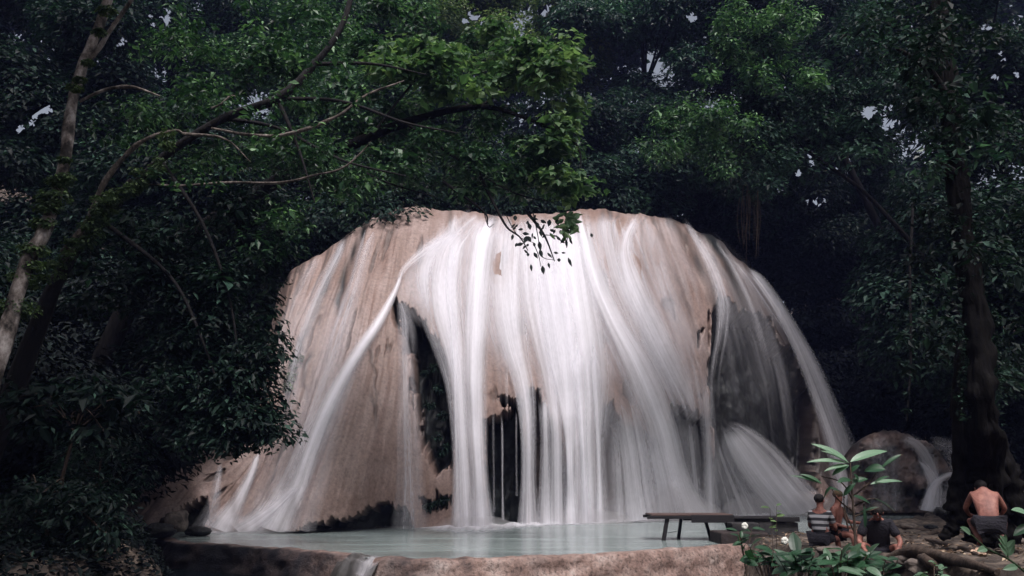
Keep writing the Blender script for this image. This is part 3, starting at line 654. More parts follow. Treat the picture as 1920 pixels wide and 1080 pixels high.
# small second cascade at the right, further back
def lowrock(name, X0, X1, ty, by, Ybk, mat, nx=160, nh=90, sd=1, depth=1.6, moss_k=.5):
    px = np.linspace(X0, X1, nx); h = np.linspace(0, 1, nh); A, H_ = np.meshgrid(px, h)
    tp = np.interp(A, *ty)+5*fbm(A*.05, 0, 0, sd+7, 3); bt = np.interp(A, *by); py = bt-H_*(bt-tp)
    Yy = Ybk+depth*(1-np.sqrt(np.maximum(1-H_**2, 0)))*1.2-.9*fbm(A*.022, py*.022, 0, sd, 4)+1.2*np.abs((A-(X0+X1)/2)/(X1-X0)*2)**3
    V = P(A, py, Yy); bk = [V[-1]+np.array([0, k*1., -.15*k*k]) for k in range(1, 4)]
    V = np.concatenate([V, np.array(bk)], 0)
    mo = np.clip(moss_k+.5*fbm(A*.03, py*.04, 0, sd+4, 4), 0, 1); mo = np.concatenate([mo, np.repeat(mo[-1:], 3, 0)])
    uv = np.stack([np.concatenate([A, np.repeat(A[-1:], 3, 0)])/900, np.concatenate([H_, np.repeat(H_[-1:], 3, 0)])], -1)
    return V, grid_faces(nh+3, nx), mo, uv
cas = empty('cascade', P(1700, 960, 41), 'low dim cascade over brown boulders behind the leafy sapling, right of the big fall', 'waterfall')
V, F, mo, uv = lowrock('rock', 1590, 1812, ([1590, 1610, 1640, 1700, 1745, 1775, 1800, 1812], [900, 826, 808, 812, 830, 868, 920, 958]), ([1590, 1812], [962, 960]), 41, 'rock', moss_k=.58)
build('boulder_face', V, F, M['rock'], cas, {'moss': mo}, uv=uv, smooth=True)
casY = lambda X, Yp: 40.9+1.0*((960-Yp)/150)**2
for i, (pts, d, kw) in enumerate([
    ([(1690, 818, 30), (1722, 836, 40), (1744, 870, 34), (1752, 905, 30), (1748, 957, 50)], .7, {'off': .7}),
    ([(1722, 860, 12), (1740, 885, 26), (1752, 915, 34), (1745, 957, 50)], .7, {'off': 1.0}),
    ([(1800, 888, 20), (1772, 893, 22), (1750, 915, 26), (1738, 958, 40)], .85, {'off': 1.1}),
    ([(1640, 818, 40), (1660, 850, 60), (1665, 900, 60), (1664, 957, 80)], .34, {'off': .8}),
    ([(1740, 822, 40), (1790, 850, 60), (1800, 900, 60), (1780, 955, 90)], .34, {'off': .9})]):
    stream('water_stream', pts, d, seed=60+i, parent=cas, Yfun=casY, nr=40, **kw)
    
# ================================================================== weir along the front of the pool
def weir(name, path, label, thick, mossv, top=.035, seed=1, zb=-1.0, group=None):
    path = catmull(path, 120); tg = np.gradient(path, axis=0); tg /= np.linalg.norm(tg, axis=1, keepdims=True)
    nrm = np.stack([tg[:, 1], -tg[:, 0]], -1)            # towards the camera for a path running left to right
    prof = [(-thick*.5, -.5), (-thick*.45, -.02), (-thick*.32, .8), (-thick*.1, 1.), (thick*.2, 1.), (thick*.38, .72), (thick*.46, .1)] + [(thick*(.48+.03*k), -.4*k) for k in range(1, 14)]
    V = []
    for k, (o_, z_) in enumerate(prof):
        zz = top*z_ if z_ > 0 else z_*.2
        zz = max(zb, zz)
        base = path+nrm*o_
        d = .07*fbm(path[:, 0]*2.2, path[:, 1]*2.2, zz*5, seed, 4)
        b2 = base+nrm*d[:, None]*(1 if o_ > 0 else .2)
        V.append(np.stack([b2[:, 0], b2[:, 1], b2[:, 0]*0+zz+(.025*fbm(path[:, 0]*3, path[:, 1]*3, 0, seed+3, 3) if z_ > 0 else 0)], -1))
    V = np.array(V); mo = np.broadcast_to(np.interp(np.linspace(0, 1, 120), *mossv)[None], V.shape[:2])
    mo = np.clip(mo+.25*fbm(V[..., 0]*2, V[..., 1]*2, V[..., 2]*2, 9, 3)*(mo > .05)*(mo < .98), 0, 1)
    mo = mo*np.array([.2, .2, .5, .35, .35, .8]+[1]*14)[:, None] if seed == 1 else mo
    o = build(name, V, grid_faces(len(prof), 120)[:, ::-1], M['weir'], None, {'moss': mo}, smooth=True)
    return tag(o, label, 'weir', group)
weir('stone_weir', W1,
     'low wet blackish stone weir with a thin tan lip at the pool\'s left front', .5, ([0, .7, .92, 1], [1, .96, .8, .35]), seed=1)
weir('stone_weir', W2,
     'low rough reddish tan stone weir in the bright front centre, below the pool', .55, ([0, .06, .15, .22, 1], [.35, .6, .45, .08, 0]), top=.06, seed=2)
# water slipping through the gap
sp_ = empty('spillway', P(688, 1048, 17.7), 'pale sheet of water slipping through the gap between the two stone weirs', 'spillway')
a0, a1 = g2(650, 1040), g2(722, 1050)
u = np.linspace(0, 1, 16)[None]; v = np.linspace(0, 1, 24)[:, None]
xs = a0[0]+(a1[0]-a0[0])*u; ys = a0[1]+(a1[1]-a0[1])*u
V = np.stack([xs+0*v, ys-v*1.5+.4, .014-.9*np.clip(v-.22, 0, 1)**1.5+.10*fbm(u*5, v*4, 0, 3, 4)*np.clip(v*3, 0, 1)*np.clip(4*u, 0, 1)*np.clip(4-4*u, 0, 1)], -1)
V[..., 0] -= .25*v
build('water_sheet', V, grid_faces(24, 16), M['spill'], sp_, smooth=True)
V2 = V.copy(); V2[..., 2] += .03; V2[..., 1] -= .02
aa = np.clip((.08+.55*np.exp(-((u-.78)/.16)**2))*np.sin(np.pi*np.clip(v*1.1, 0, 1))*.9, 0, 1)
build('white_water', V2, grid_faces(24, 16), M['fall'], sp_, {'dens': aa}, uv=np.stack([u*1.0+0*v, v*.8+0*u], -1), smooth=True)

# ================================================================== forest
# far wood: one mass behind every tree that can be told apart
root = MB()
for k in range(300):
    px = random.uniform(-260, 2180); py = random.uniform(-170, 440); Yd = random.uniform(66, 82)
    if 860 < px < 1080 and py < 70 and random.random() < .4: continue
    r = random.uniform(3, 5); c = P(px, py, Yd)
    clump_leaves(root, c, (r, r*.8, r*.65), 560, .75, .55, tone=-.1)
tag(root.build('distant_forest', M['leaf_dark']), 'dark mass of far forest closing the view behind the trees', 'forest', kind='stuff')

# (px, py, rx, ry, Y, dY[, clumps])
BG = [
    ('tree with shade painted into its leaves, against the left shoulder of the fall', [(560, 430, 110, 70, 41, 1, 20), (440, 520, 130, 100, 38, 1, 26)], 'leaf_shade_black', (-13, 42, 8), .0),
    ('tree with shade painted into its leaves, against the right shoulder of the fall', [(1340, 400, 130, 60, 54, 1, 26), (1440, 480, 90, 60, 55, 1, 18)], 'leaf_shade_black', (12, 56, 8), .0),
    ('dark broadleaf tree behind the leaning pale trunk, far left top', [(40, 120, 190, 200, 36, 3, 26)], 'leaf_dark', (-27, 37, 1), -.05),
    ('dark tree just right of the leaning pale trunk, with bright pinholes of sky', [(320, 60, 190, 130, 44, 3, 24)], 'leaf_dark', (-21, 44, 1), .12),
    ('mid green tree at the top edge left of centre', [(590, 60, 190, 110, 46, 3, 24), (700, 185, 80, 50, 44, 2, 14)], 'leaf_mid', (-12, 47, 3), .0),
    ('yellow green tree in full light at the top centre, sky showing through it', [(880, 30, 210, 90, 50, 3, 24), (1060, 70, 70, 70, 50, 2, 8)], 'leaf_yellow', (-3, 50, 8), -.12),
    ('shadowy tree behind the bright central branch, just over the fall\'s crest', [(900, 290, 250, 130, 43, 2, 26)], 'leaf_dark', (-4, 46, 9), .1),
    ('blue green tree right of top centre', [(1210, 80, 160, 130, 48, 3, 26)], 'leaf_teal', (8, 49, 8), .05),
    ('dim tree rising directly behind the right half of the crest', [(1230, 300, 190, 110, 45, 2, 26)], 'leaf_dark', (9, 47, 8), .2),
    ('dim tree behind the left shoulder of the fall', [(590, 330, 170, 140, 40, 3, 26)], 'leaf_dark', (-9, 44, 8), .1),
    ('blackish tree behind the tall right tree, far right top', [(1500, 90, 190, 150, 46, 3, 26)], 'leaf_dark', (28, 47, 2), .05),
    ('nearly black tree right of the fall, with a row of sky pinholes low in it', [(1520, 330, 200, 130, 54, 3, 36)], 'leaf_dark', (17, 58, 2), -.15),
    ('tree with deep shade painted into its leaves, right of the fall', [(1600, 560, 190, 150, 55, 1.5, 56), (1640, 740, 160, 70, 54, 1, 30)], 'leaf_shade_black', (30, 56, 1), -.2),
    ('tree with shade painted into its leaves, between the shoulder of the fall and the cascade', [(1470, 450, 130, 90, 56, 1.5, 30), (1560, 700, 110, 120, 57, 1, 30)], 'leaf_shade_black', (21, 58, 1), -.2),
    ('tree with shade painted into its leaves, low at the right edge, behind the buttressed trunk', [(1890, 750, 130, 110, 47, 1.5, 40), (1740, 700, 120, 80, 50, 1, 26)], 'leaf_shade_black', (33, 48, 1), -.2),
    ('tree with shade painted into its leaves, low at left, behind the hanging foliage', [(240, 680, 160, 120, 29, 1, 50)], 'leaf_shade_black', (-15, 30, 1), -.2),
    ('tree with shade painted into its leaves, low at the left edge', [(40, 800, 150, 110, 24, 1, 50), (170, 830, 80, 60, 25, 1, 16)], 'leaf_shade_black', (-16, 25, 1), -.2),
    ('dark tree in the top right corner, sky gaps beside it', [(1800, 80, 220, 160, 38, 3, 30)], 'leaf_dark', (28, 39, 1), .0),
    ('dark tree at the right edge behind the vine covered trunk', [(1840, 480, 170, 240, 34, 3, 36)], 'leaf_dark', (25, 36, 1), .05),
    ('dark tree behind the drooping left foliage, mid left', [(240, 380, 260, 170, 34, 3, 40)], 'leaf_dark', (-20, 36, 1), .0),
    ('black tree low at the left edge behind the bushes', [(90, 620, 220, 150, 31, 3, 40)], 'leaf_dark', (-22, 32, 1), -.1),
]
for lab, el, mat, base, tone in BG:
    tree('background_tree', lab, el, mat, base, L=.27, per=660, rr=(1.6, 2.7), trunk_r=.15 if mat == 'leaf_shade_black' else .35, bark='bark_black', group='trees behind the fall', tone=tone)

# leaning pale trunk, far left
pt = empty('leaning_tree', P(10, 700, 15), 'slender pale barked tree leaning right, mossy leaf tufts on its trunk, far left', 'tree')
tb = MB()
tp = [P(x, y, Y) for x, y, Y in [(-30, 760, 14.4), (18, 600, 14.8), (52, 490, 15), (88, 420, 15.1), (122, 300, 15.3), (132, 210, 15.5), (152, 130, 15.7), (178, 70, 15.9), (200, 5, 16), (222, -60, 16.1)]]
tube(tb, tp, [.19, .15, .13, .125, .115, .11, .105, .10, .095, .085], 14, .22, n=70)
tb.build('trunk', M['bark_pale'], pt, True)
bb = MB()
tube(bb, [P(155, 130, 15.7), P(185, 90, 15.6), P(215, 45, 15.4), P(260, -20, 15.2)], [.05, .05, .045, .03], 8, .2)
bb.build('branch', M['bark_pale'], pt, True); bb = MB()
tube(bb, [P(150, 190, 15.5), P(186, 172, 15.4), P(212, 165, 15.3), P(250, 163, 15.2), P(300, 180, 15)], [.03, .03, .035, .03, .012], 8, .2)
bb.build('branch', M['bark_pale'], pt, True)
tf = MB()
for x, y, r in [(140, 165, .14), (120, 300, .12), (110, 340, .22), (122, 332, .16), (100, 370, .30), (90, 390, .24), (80, 420, .22), (60, 470, .26), (40, 520, .22), (30, 580, .38), (60, 500, .2), (10, 585, .4), (185, 60, .14), (165, 118, .12), (200, 20, .18), (150, 150, .12)]:
    clump_leaves(tf, P(x, y, 15), (r*1.3, r, r*.6), int(900*r), .085, .6, .3, tone=.1)
tf.build('leaf_tufts', M['leaf_olive'], pt)

# the big dark tree at the left whose limb sweeps across the picture
bt = empty('overhanging_tree', (-12.5, 19, .4), 'big dark tree at left, limb sweeping over the pool, dense foliage hanging low', 'tree')
tb = MB()
tube(tb, [(-12.5, 19, .2), P(60, 640, 18.5), P(140, 470, 18), P(250, 340, 17.6)], [.26, .2, .15, .11], 12, .2)
tube(tb, [P(180, 430, 17.8), P(300, 300, 17.4), P(420, 222, 17.2), P(520, 185, 17), P(590, 120, 17), P(640, 50, 17), P(665, -30, 17)], [.06, .085, .10, .10, .085, .07, .06], 12, .2)
tb.build('trunk', M['bark_dark'], bt, True)
lb = MB()
for pts, r in [
    ([(120, 470), (165, 420), (200, 340), (260, 270), (320, 246), (345, 250)], [.09, .08, .07, .06, .045, .02]),
    ([(140, 470), (110, 500), (150, 450), (180, 425), (215, 370), (260, 350)], [.05, .05, .05, .045, .04, .02]),
    ([(400, 244), (460, 252), (520, 252), (580, 235), (640, 212), (690, 180), (760, 150)], [.03, .045, .045, .05, .045, .035, .02]),
    ([(280, 345), (340, 348), (430, 346), (520, 340), (590, 332), (640, 312), (672, 285), (700, 260)], [.02, .03, .035, .035, .03, .03, .025, .01]),
    ([(395, 205), (410, 192), (430, 182), (445, 184)], [.03, .025, .02, .008]),
    ([(345, 248), (420, 262), (470, 300)], [.05, .03, .01])]:
    lb = MB(); q = [P(x+random.uniform(-4, 4), y+random.uniform(-5, 5), 16.4) for x, y in pts]; tube(lb, q, np.array(r)*.75, 8, .35, n=40)
    lb.build('pale_branch', M['bark_mid'], bt, True)
lb = MB()
for pts in [[(420, 222), (520, 240), (640, 300), (760, 330)], [(520, 185), (640, 190), (760, 230), (860, 250)], [(590, 120), (700, 120), (800, 140)],
            [(300, 300), (380, 420), (430, 560), (450, 700)], [(200, 420), (320, 520), (380, 640), (420, 760)], [(520, 185), (560, 280), (590, 380)]]:
    tube(lb, [P(x, y, 17.6) for x, y in pts], np.linspace(.055, .015, len(pts)), 7, .2)
lb.build('dark_branch', M['bark_dark'], bt, True)
def foliage(name, ells, mat, parent, L, per, rr, flat=.6, tone=0, asp=.5, droop=.45):
    mb = MB()
    for e in ells:
        for c, r in fill_ellipse(e[:6], e[6], *rr):
            clump_leaves(mb, c, (r, r, r*flat), int(per*r*r/.5), L, asp, droop, tone=tone+random.uniform(-.12, .12))
    return mb.build(name, M[mat], parent)
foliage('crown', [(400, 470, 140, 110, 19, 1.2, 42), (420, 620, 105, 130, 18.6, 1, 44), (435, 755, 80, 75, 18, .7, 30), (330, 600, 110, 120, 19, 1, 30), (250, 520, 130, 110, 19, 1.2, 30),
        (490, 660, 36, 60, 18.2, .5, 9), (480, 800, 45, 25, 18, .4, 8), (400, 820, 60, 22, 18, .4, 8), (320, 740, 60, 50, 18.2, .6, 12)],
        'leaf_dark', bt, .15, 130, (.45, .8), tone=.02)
foliage('crown_painted_lit', [(560, 350, 60, 90, 18.6, .7, 12), (500, 430, 50, 60, 18.3, .6, 9), (520, 300, 130, 60, 18.6, 1, 14), (400, 290, 150, 50, 19, 1, 12), (440, 190, 120, 50, 18, 1, 10),
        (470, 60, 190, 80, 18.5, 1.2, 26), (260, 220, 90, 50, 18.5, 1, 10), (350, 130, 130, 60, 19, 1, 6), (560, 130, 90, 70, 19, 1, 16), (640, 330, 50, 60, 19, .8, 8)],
        'leaf_mid', bt, .13, 130, (.4, .75), tone=-.05)  # lighter leaf colour paints the light on these clumps
foliage('front_sprays', [(470, 200, 90, 30, 15.8, .4, 8), (300, 200, 80, 24, 15.6, .4, 6), (560, 270, 80, 40, 15.8, .4, 9), (620, 150, 70, 50, 16.2, .4, 9), (640, 40, 70, 50, 16.4, .4, 8), (400, 330, 110, 30, 15.8, .4, 7), (430, 110, 90, 40, 16.2, .4, 8), (690, 240, 50, 40, 16, .4, 5)],
        'leaf_mid', bt, .10, 90, (.25, .42), .45, tone=.0)
tf = MB()
for k in range(60):
    t = random.random(); A = catmull([P(x, y, 16.3) for x, y in [(60, 540), (140, 460), (190, 400), (235, 360), (300, 300), (320, 246)]], 60)
    B = catmull([P(x, y, 16.2) for x, y in [(70, 530), (130, 480), (175, 430), (205, 380), (260, 345)]], 60)
    c = (A if k % 2 else B)[int(t*59)]+rng.normal(size=3)*.07
    clump_leaves(tf, c, (.2, .2, .11), 70, .075, .6, .3, tone=.1)
tf.build('leaf_tufts', M['leaf_olive'], bt)

# centre: bright maple-like branch hanging over the crest
cb = empty('bright_leafed_tree', P(560, 620, 25), 'tree with bright fresh green leaves spreading over the middle of the crest', 'tree')
tb = MB()
cb.location = (-15.5, 27, .3)
tube(tb, [(-15.5, 27, .3), P(250, 560, 25.5), P(420, 400, 24), P(620, 290, 23), P(760, 230, 22.5), P(900, 200, 22), P(1010, 230, 21.6)], [.34, .3, .24, .18, .13, .09, .04], 10, .2)
tb.build('trunk', M['bark_black'], cb, True)
lb = MB()
for pts in [[(760, 230), (860, 300), (960, 360), (1040, 380)], [(900, 200), (980, 150), (1060, 130)], [(700, 250), (780, 150), (860, 90)], [(620, 290), (720, 340), (820, 370)], [(1010, 230), (1080, 270), (1090, 330)],
            [(900, 330), (925, 380), (950, 425), (975, 445), (990, 470)], [(990, 400), (1020, 440), (1040, 490)], [(830, 340), (905, 395), (915, 420)]]:
    tube(lb, [P(x, y, 22) for x, y in pts], np.linspace(.05, .012, len(pts)), 6, .15)
lb.build('branch', M['bark_dark'], cb, True)
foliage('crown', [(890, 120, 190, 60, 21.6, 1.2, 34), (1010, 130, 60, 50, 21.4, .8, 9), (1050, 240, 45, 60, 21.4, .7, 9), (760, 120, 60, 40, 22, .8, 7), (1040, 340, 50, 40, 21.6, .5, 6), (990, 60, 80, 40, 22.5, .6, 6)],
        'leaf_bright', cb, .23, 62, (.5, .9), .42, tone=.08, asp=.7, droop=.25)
foliage('crown_painted_shaded', [(880, 270, 210, 80, 23.2, 1.2, 36), (940, 350, 130, 30, 22.8, .7, 14), (720, 290, 110, 80, 23.4, .8, 18), (690, 150, 110, 100, 23.6, .8, 18), (780, 60, 160, 60, 24, .8, 22), (880, 300, 200, 60, 21.8, .6, 22), (620, 240, 70, 90, 22.5, .8, 12)],
        'leaf_mid', cb, .17, 110, (.45, .8), .5, tone=-.02, asp=.62, droop=.35)  # duller leaf colour paints the shade under the bright crown
def hanging_leaf(mb, x, y, ang, L, W, Y=21.3, rnd=.2, tilt=0.0):
    """one leaf outline facing the viewer, hanging; ang degrees from straight down"""
    p = P(x, y, Y); a = R(ang); d = np.array([math.sin(a), tilt, -math.cos(a)]); d /= np.linalg.norm(d)
    s = np.cross(d, [0, 1, .15]); s /= np.linalg.norm(s); n_ = np.cross(s, d)
    prof = [(0, .0), (.12, .5), (.35, 1), (.6, .82), (.82, .4), (1, 0)]
    V = []; 
    for t, w_ in prof:
        c = p+d*L*(t-.4)+n_*L*(-.10*t*t)
        V += [c-s*W*.5*w_+n_*.12*W*w_, c, c+s*W*.5*w_+n_*.12*W*w_]
    F = []
    for i in range(5):
        a0 = i*3
        F += [(a0, a0+1, a0+4, a0+3), (a0+1, a0+2, a0+5, a0+4)]
    mb.add(V, F, rnd)
hl = MB()
for x, y, a, L_, W_ in [(975, 458, -75, .26, .1), (986, 448, -20, .24, .13), (993, 424, 10, .2, .12), (977, 430, -80, .14, .08), (992, 447, 30, .2, .12), (1008, 422, 5, .2, .11), (1014, 436, 10, .24, .1),
        (1030, 417, -10, .22, .13), (1012, 460, 8, .3, .12), (1014, 474, 15, .26, .12), (990, 477, 0, .11, .09), (1004, 478, 30, .22, .1), (996, 501, 5, .22, .08), (1018, 505, 8, .26, .12), (1029, 497, 15, .18, .07),
        (1030, 478, 40, .22, .07), (1042, 474, 80, .14, .07), (1048, 487, 0, .12, .1), (1054, 453, 60, .16, .07), (1062, 455, 5, .26, .08), (1057, 437, 0, .26, .12), (1070, 452, 25, .2, .07), (1068, 490, 20, .3, .09),
        (1056, 474, 85, .12, .06), (1036, 442, 80, .3, .05), (966, 408, 0, .18, .12), (1000, 410, 80, .24, .1), (1018, 415, 60, .2, .1), (1045, 415, 10, .22, .14), (1035, 432, 70, .16, .09), (1064, 432, -15, .2, .1), (985, 438, 80, .2, .1)]:
    hanging_leaf(hl, x, y, a, L_, W_, 21.3+random.uniform(-.1, .1), .05)
for k in range(26):
    hanging_leaf(hl, random.gauss(1020, 34), random.gauss(438, 18), random.uniform(-60, 60), random.uniform(.1, .2), random.uniform(.05, .09), 21.4, .05)
hl.build('hanging_leaves', M['leaf_dark'], cb)  # darkest leaf tone, painted as silhouettes
hb = MB()
for k in range(60):
    hanging_leaf(hb, random.gauss(1066, 11), random.gauss(420, 13), random.uniform(-90, 90), random.uniform(.18, .34), random.uniform(.08, .14), 21.2+random.uniform(-.15, .2), random.uniform(.2, .8), random.uniform(-.4, .4))
hb.build('leaves_painted_lit', M['leaf_bright'], cb)  # brighter leaf colour paints light on this tuft
tw = MB()
for pts in [[(908, 400), (916, 425), (926, 420)], [(950, 405), (960, 425), (975, 445), (1000, 455)], [(1000, 400), (1008, 440), (1016, 480), (1040, 488)], [(1066, 410), (1064, 440), (1062, 465)], [(1015, 440), (1045, 442)], [(1000, 455), (1010, 480), (1014, 500)]]:
    tube(tw, [P(x, y, 21.4) for x, y in pts], np.linspace(.016, .008, len(pts)), 5)
tw.build('twigs', M['bark_dark'], cb, True)

# right: tall tree, light on its left edge painted with brighter leaves
rt = tree('tall_tree', 'tall tree right of centre, its left edge of small leaves coloured bright as if lit',
    [(1430, 30, 110, 30, 29, 1, 16), (1380, 120, 70, 45, 28.5, 1, 14), (1300, 220, 70, 40, 28.2, 1, 14), (1270, 280, 70, 25, 28.2, 1, 10), (1350, 260, 70, 70, 28.5, 1, 16), (1470, 110, 90, 60, 29, 1, 12)], 'leaf_mid', (18.6, 31.5, .6), L=.16, per=620, rr=(.45, .85), tone=.12, limbs=4,
    trunk_r=.13, bark='bark_black', path=[(18.6, 31.5, .3), P(1800, 600, 31), P(1640, 380, 30.5), P(1480, 250, 30), P(1430, 100, 29.5)])
foliage('crown_painted_shaded', [(1560, 130, 170, 120, 30.5, 1.2, 34), (1460, 240, 130, 90, 30, 1.2, 22), (1420, 330, 90, 50, 29.5, 1, 9), (1640, 230, 110, 80, 30, 1, 14)], 'leaf_dark', rt, .2, 90, (.8, 1.3), tone=.25)  # shade painted in: darker leaves than on the left edge
lv = MB()
for k in range(16):
    x = random.uniform(1385, 1425); y0 = random.uniform(340, 380); y1 = random.uniform(420, 500); Yv_ = random.uniform(29, 31)
    tube(lv, [P(x, y0, Yv_), P(x+random.uniform(-5, 5), (y0+y1)/2, Yv_), P(x+random.uniform(-6, 6), y1, Yv_)], [.015, .013, .006], 5)
lv.build('hanging_vine', M['bark_brown'], rt, True)

# far right: thick vine covered trunk flaring into buttress roots
vt = empty('buttressed_tree', P(1850, 985, 12.5), 'thick dark buttressed trunk at right, climbing leaves up its bark, shirtless man at its foot', 'tree')
tb = MB()
tube(tb, [P(1862, 1010, 14.2), P(1852, 900, 13.9), P(1842, 760, 13), P(1832, 600, 13.1), P(1808, 440, 13.2), P(1790, 300, 13.4), P(1770, 100, 13.6), P(1760, -60, 13.8)], [.36, .27, .21, .19, .17, .16, .15, .14], 44, .4, n=140)
for pts, r in [([(1850, 850), (1815, 920), (1790, 985), (1765, 1010)], [.2, .18, .12, .05]), ([(1856, 820), (1890, 900), (1925, 985), (1960, 1030)], [.2, .2, .14, .06]), ([(1830, 870), (1840, 950), (1838, 1020)], [.24, .24, .2]),
               ([(1800, 640), (1796, 760), (1800, 880), (1790, 960)], [.06, .09, .12, .14])]:
    tube(tb, [P(x, y, 13.9) for x, y in pts], r, 30, .4, n=60)
tb.build('trunk', M['bark_black'], vt, True)
cl = MB()
for k in range(150):
    y = random.uniform(380, 800); x = np.interp(y, [300, 450, 620, 900], [1790, 1808, 1834, 1850])+random.choice([-34, -15, 18, 36])+random.gauss(0, 9)
    clump_leaves(cl, P(x, y, 13.1), (.09, .09, .14), 16, .06, .6, .6, tone=.1)
cl.build('climbing_leaves', M['leaf_dark'], vt)
foliage('crown', [(1790, 290, 80, 34, 12.3, .5, 14), (1740, 330, 34, 18, 12.3, .3, 5)], 'leaf_teal', vt, .11, 60, (.26, .45), .45, tone=.15, asp=.5)
foliage('crown_painted_shaded', [(1790, 150, 110, 120, 12.6, .8, 44), (1840, 440, 70, 90, 12.6, .6, 16), (1700, 80, 100, 90, 13, .8, 22), (1740, 470, 60, 90, 13.5, .5, 12)], 'leaf_dark', vt, .11, 75, (.35, .6), tone=-.08)  # shade put into the leaf colour around the brighter cluster
foliage('low_crown', [(1850, 620, 120, 130, 15.5, 1, 20), (1890, 400, 60, 160, 15, 1, 14), (1740, 640, 60, 70, 16, .5, 7)], 'leaf_dark', vt, .13, 60, (.4, .8), tone=.0)
lb = MB()
tube(lb, [P(1795, 330, 13.4), P(1770, 310, 12.9), P(1750, 300, 12.5)], [.08, .05, .02], 8, .2)
tube(lb, [P(1832, 640, 13.1), P(1850, 600, 15.5), P(1860, 600, 18)], [.1, .07, .03], 8, .2)
tube(lb, [P(1780, 200, 13.6), P(1740, 130, 13.2), P(1680, 90, 13)], [.1, .07, .03], 8, .2)
lb.build('branch', M['bark_dark'], vt, True)
# thin hanging stem with leaves in the gloom, px 1700
hs = empty('hanging_creeper', P(1703, 380, 24), 'thin creeper hanging in the dark gap between the fall and the buttressed trunk', 'creeper')
tb = MB(); tube(tb, [P(1712, 380, 24), P(1706, 520, 24), P(1708, 660, 24), P(1700, 790, 24)], [.04, .04, .035, .02], 6, .3); tb.build('stem', M['bark_dark'], hs, True)
cl = MB()
for x, y, r in [(1690, 640, .3), (1675, 655, .25), (1712, 650, .22), (1700, 700, .25), (1702, 740, .22), (1700, 770, .16), (1735, 600, .35), (1760, 690, .4)]:
    clump_leaves(cl, P(x, y, 24), (r, r*.6, r*.5), 60, .13, .5, .5, tone=.1)
cl.build('leaves', M['leaf_dark'], hs)

# left bushes by the water
for lab, el, mat, base, L_ in [
    ('dark leafy bush at the water\'s edge, left foot of the rock', [(180, 890, 100, 70, 19.5, 1, 34)], 'leaf_teal', (-9.8, 19.5, .2), .12),
    ('long leafed bush at left, above the rounder bush', [(140, 770, 130, 50, 17, 1, 26)], 'leaf_dark', (-9.6, 17, .3), .22),
    ('black bush in the bottom left corner', [(60, 980, 150, 70, 14, 1, 40)], 'leaf_dark', (-8, 14, .2), .12)]:
    tree('bush', lab, el, mat, base, L=L_, per=700 if L_ < .2 else 300, rr=(.4, .75), tone=-.15, group='bushes on the left bank', cat='bush', limbs=8, trunk_r=.06, asp=.4, bark='bark_brown')

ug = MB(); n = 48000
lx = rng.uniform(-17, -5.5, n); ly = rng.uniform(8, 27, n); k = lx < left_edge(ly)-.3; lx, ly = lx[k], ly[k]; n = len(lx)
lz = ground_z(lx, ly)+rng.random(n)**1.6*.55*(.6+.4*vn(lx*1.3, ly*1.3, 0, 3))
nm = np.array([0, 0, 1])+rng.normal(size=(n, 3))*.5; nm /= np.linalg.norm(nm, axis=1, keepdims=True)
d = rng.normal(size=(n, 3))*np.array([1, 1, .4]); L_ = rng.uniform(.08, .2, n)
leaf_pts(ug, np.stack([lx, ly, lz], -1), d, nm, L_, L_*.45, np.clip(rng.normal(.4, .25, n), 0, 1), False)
tag(ug.build('undergrowth', M['leaf_shade_black']), 'dark low undergrowth covering the left bank', 'undergrowth', kind='stuff')  # near-black leaves paint the shade of the bank

# unseen trees added overhead and beside the viewer to keep the banks in shade and leave a gap over the pool
for lab, c, rxyz, nq, base in [
    ('unseen shade tree behind the viewer, left of the middle', (-8, -12, 8), (8, 5, 6), 40, (-8, -12, 0)),
    ('unseen shade tree behind the viewer, right of the middle', (8, -12, 8), (8, 5, 6), 40, (8, -12, 0)),
    ('tree at the viewer\'s far left', (-19, 2, 8), (5, 9, 7), 40, (-18, 2, 1)),
    ('tree at the viewer\'s far right', (19, 0, 8), (5, 9, 7), 40, (18, 0, 1)),
    ('unseen tree added to shade the left bank, beside the viewer', (-12.5, 8, 14.5), (7.5, 8.5, 2.2), 38, (-15, 3, .3)),
    ('unseen tree added to shade the right bank, beside the viewer', (19, 16, 15), (7, 8, 2.4), 22, (22, 8, .8)),
    ('unseen tree added to shade the right side of the fall', (29, 36, 20), (8, 8, 3), 28, (31, 34, 1))]:
    root_ = empty('shade_tree', base, lab, 'tree', 'unseen shade trees outside the picture'); mb = MB(); lb = MB()
    tube(lb, [base, (base[0]*.9+c[0]*.1, (base[1]+c[1])/2, c[2]*.6), c], [.4, .35, .15], 10, .2); lb.build('trunk', M['bark_dark'], root_, True)
    for k in range(nq):
        d = rng.normal(size=3); d /= np.linalg.norm(d); q = np.array(c)+d*rng.random()**.4*np.array(rxyz)
        # stay out of the photograph's frame
        x_, y_ = proj(q)
        if q[1] > 0 and -140 < x_ < 2060 and y_ > -170: continue
        clump_leaves(mb, q, (2.6, 2.6, 1.3), 1200, .34, .6, tone=0, holes='frame')
    if mb.n: mb.build('crown', M['leaf_dark'], root_)

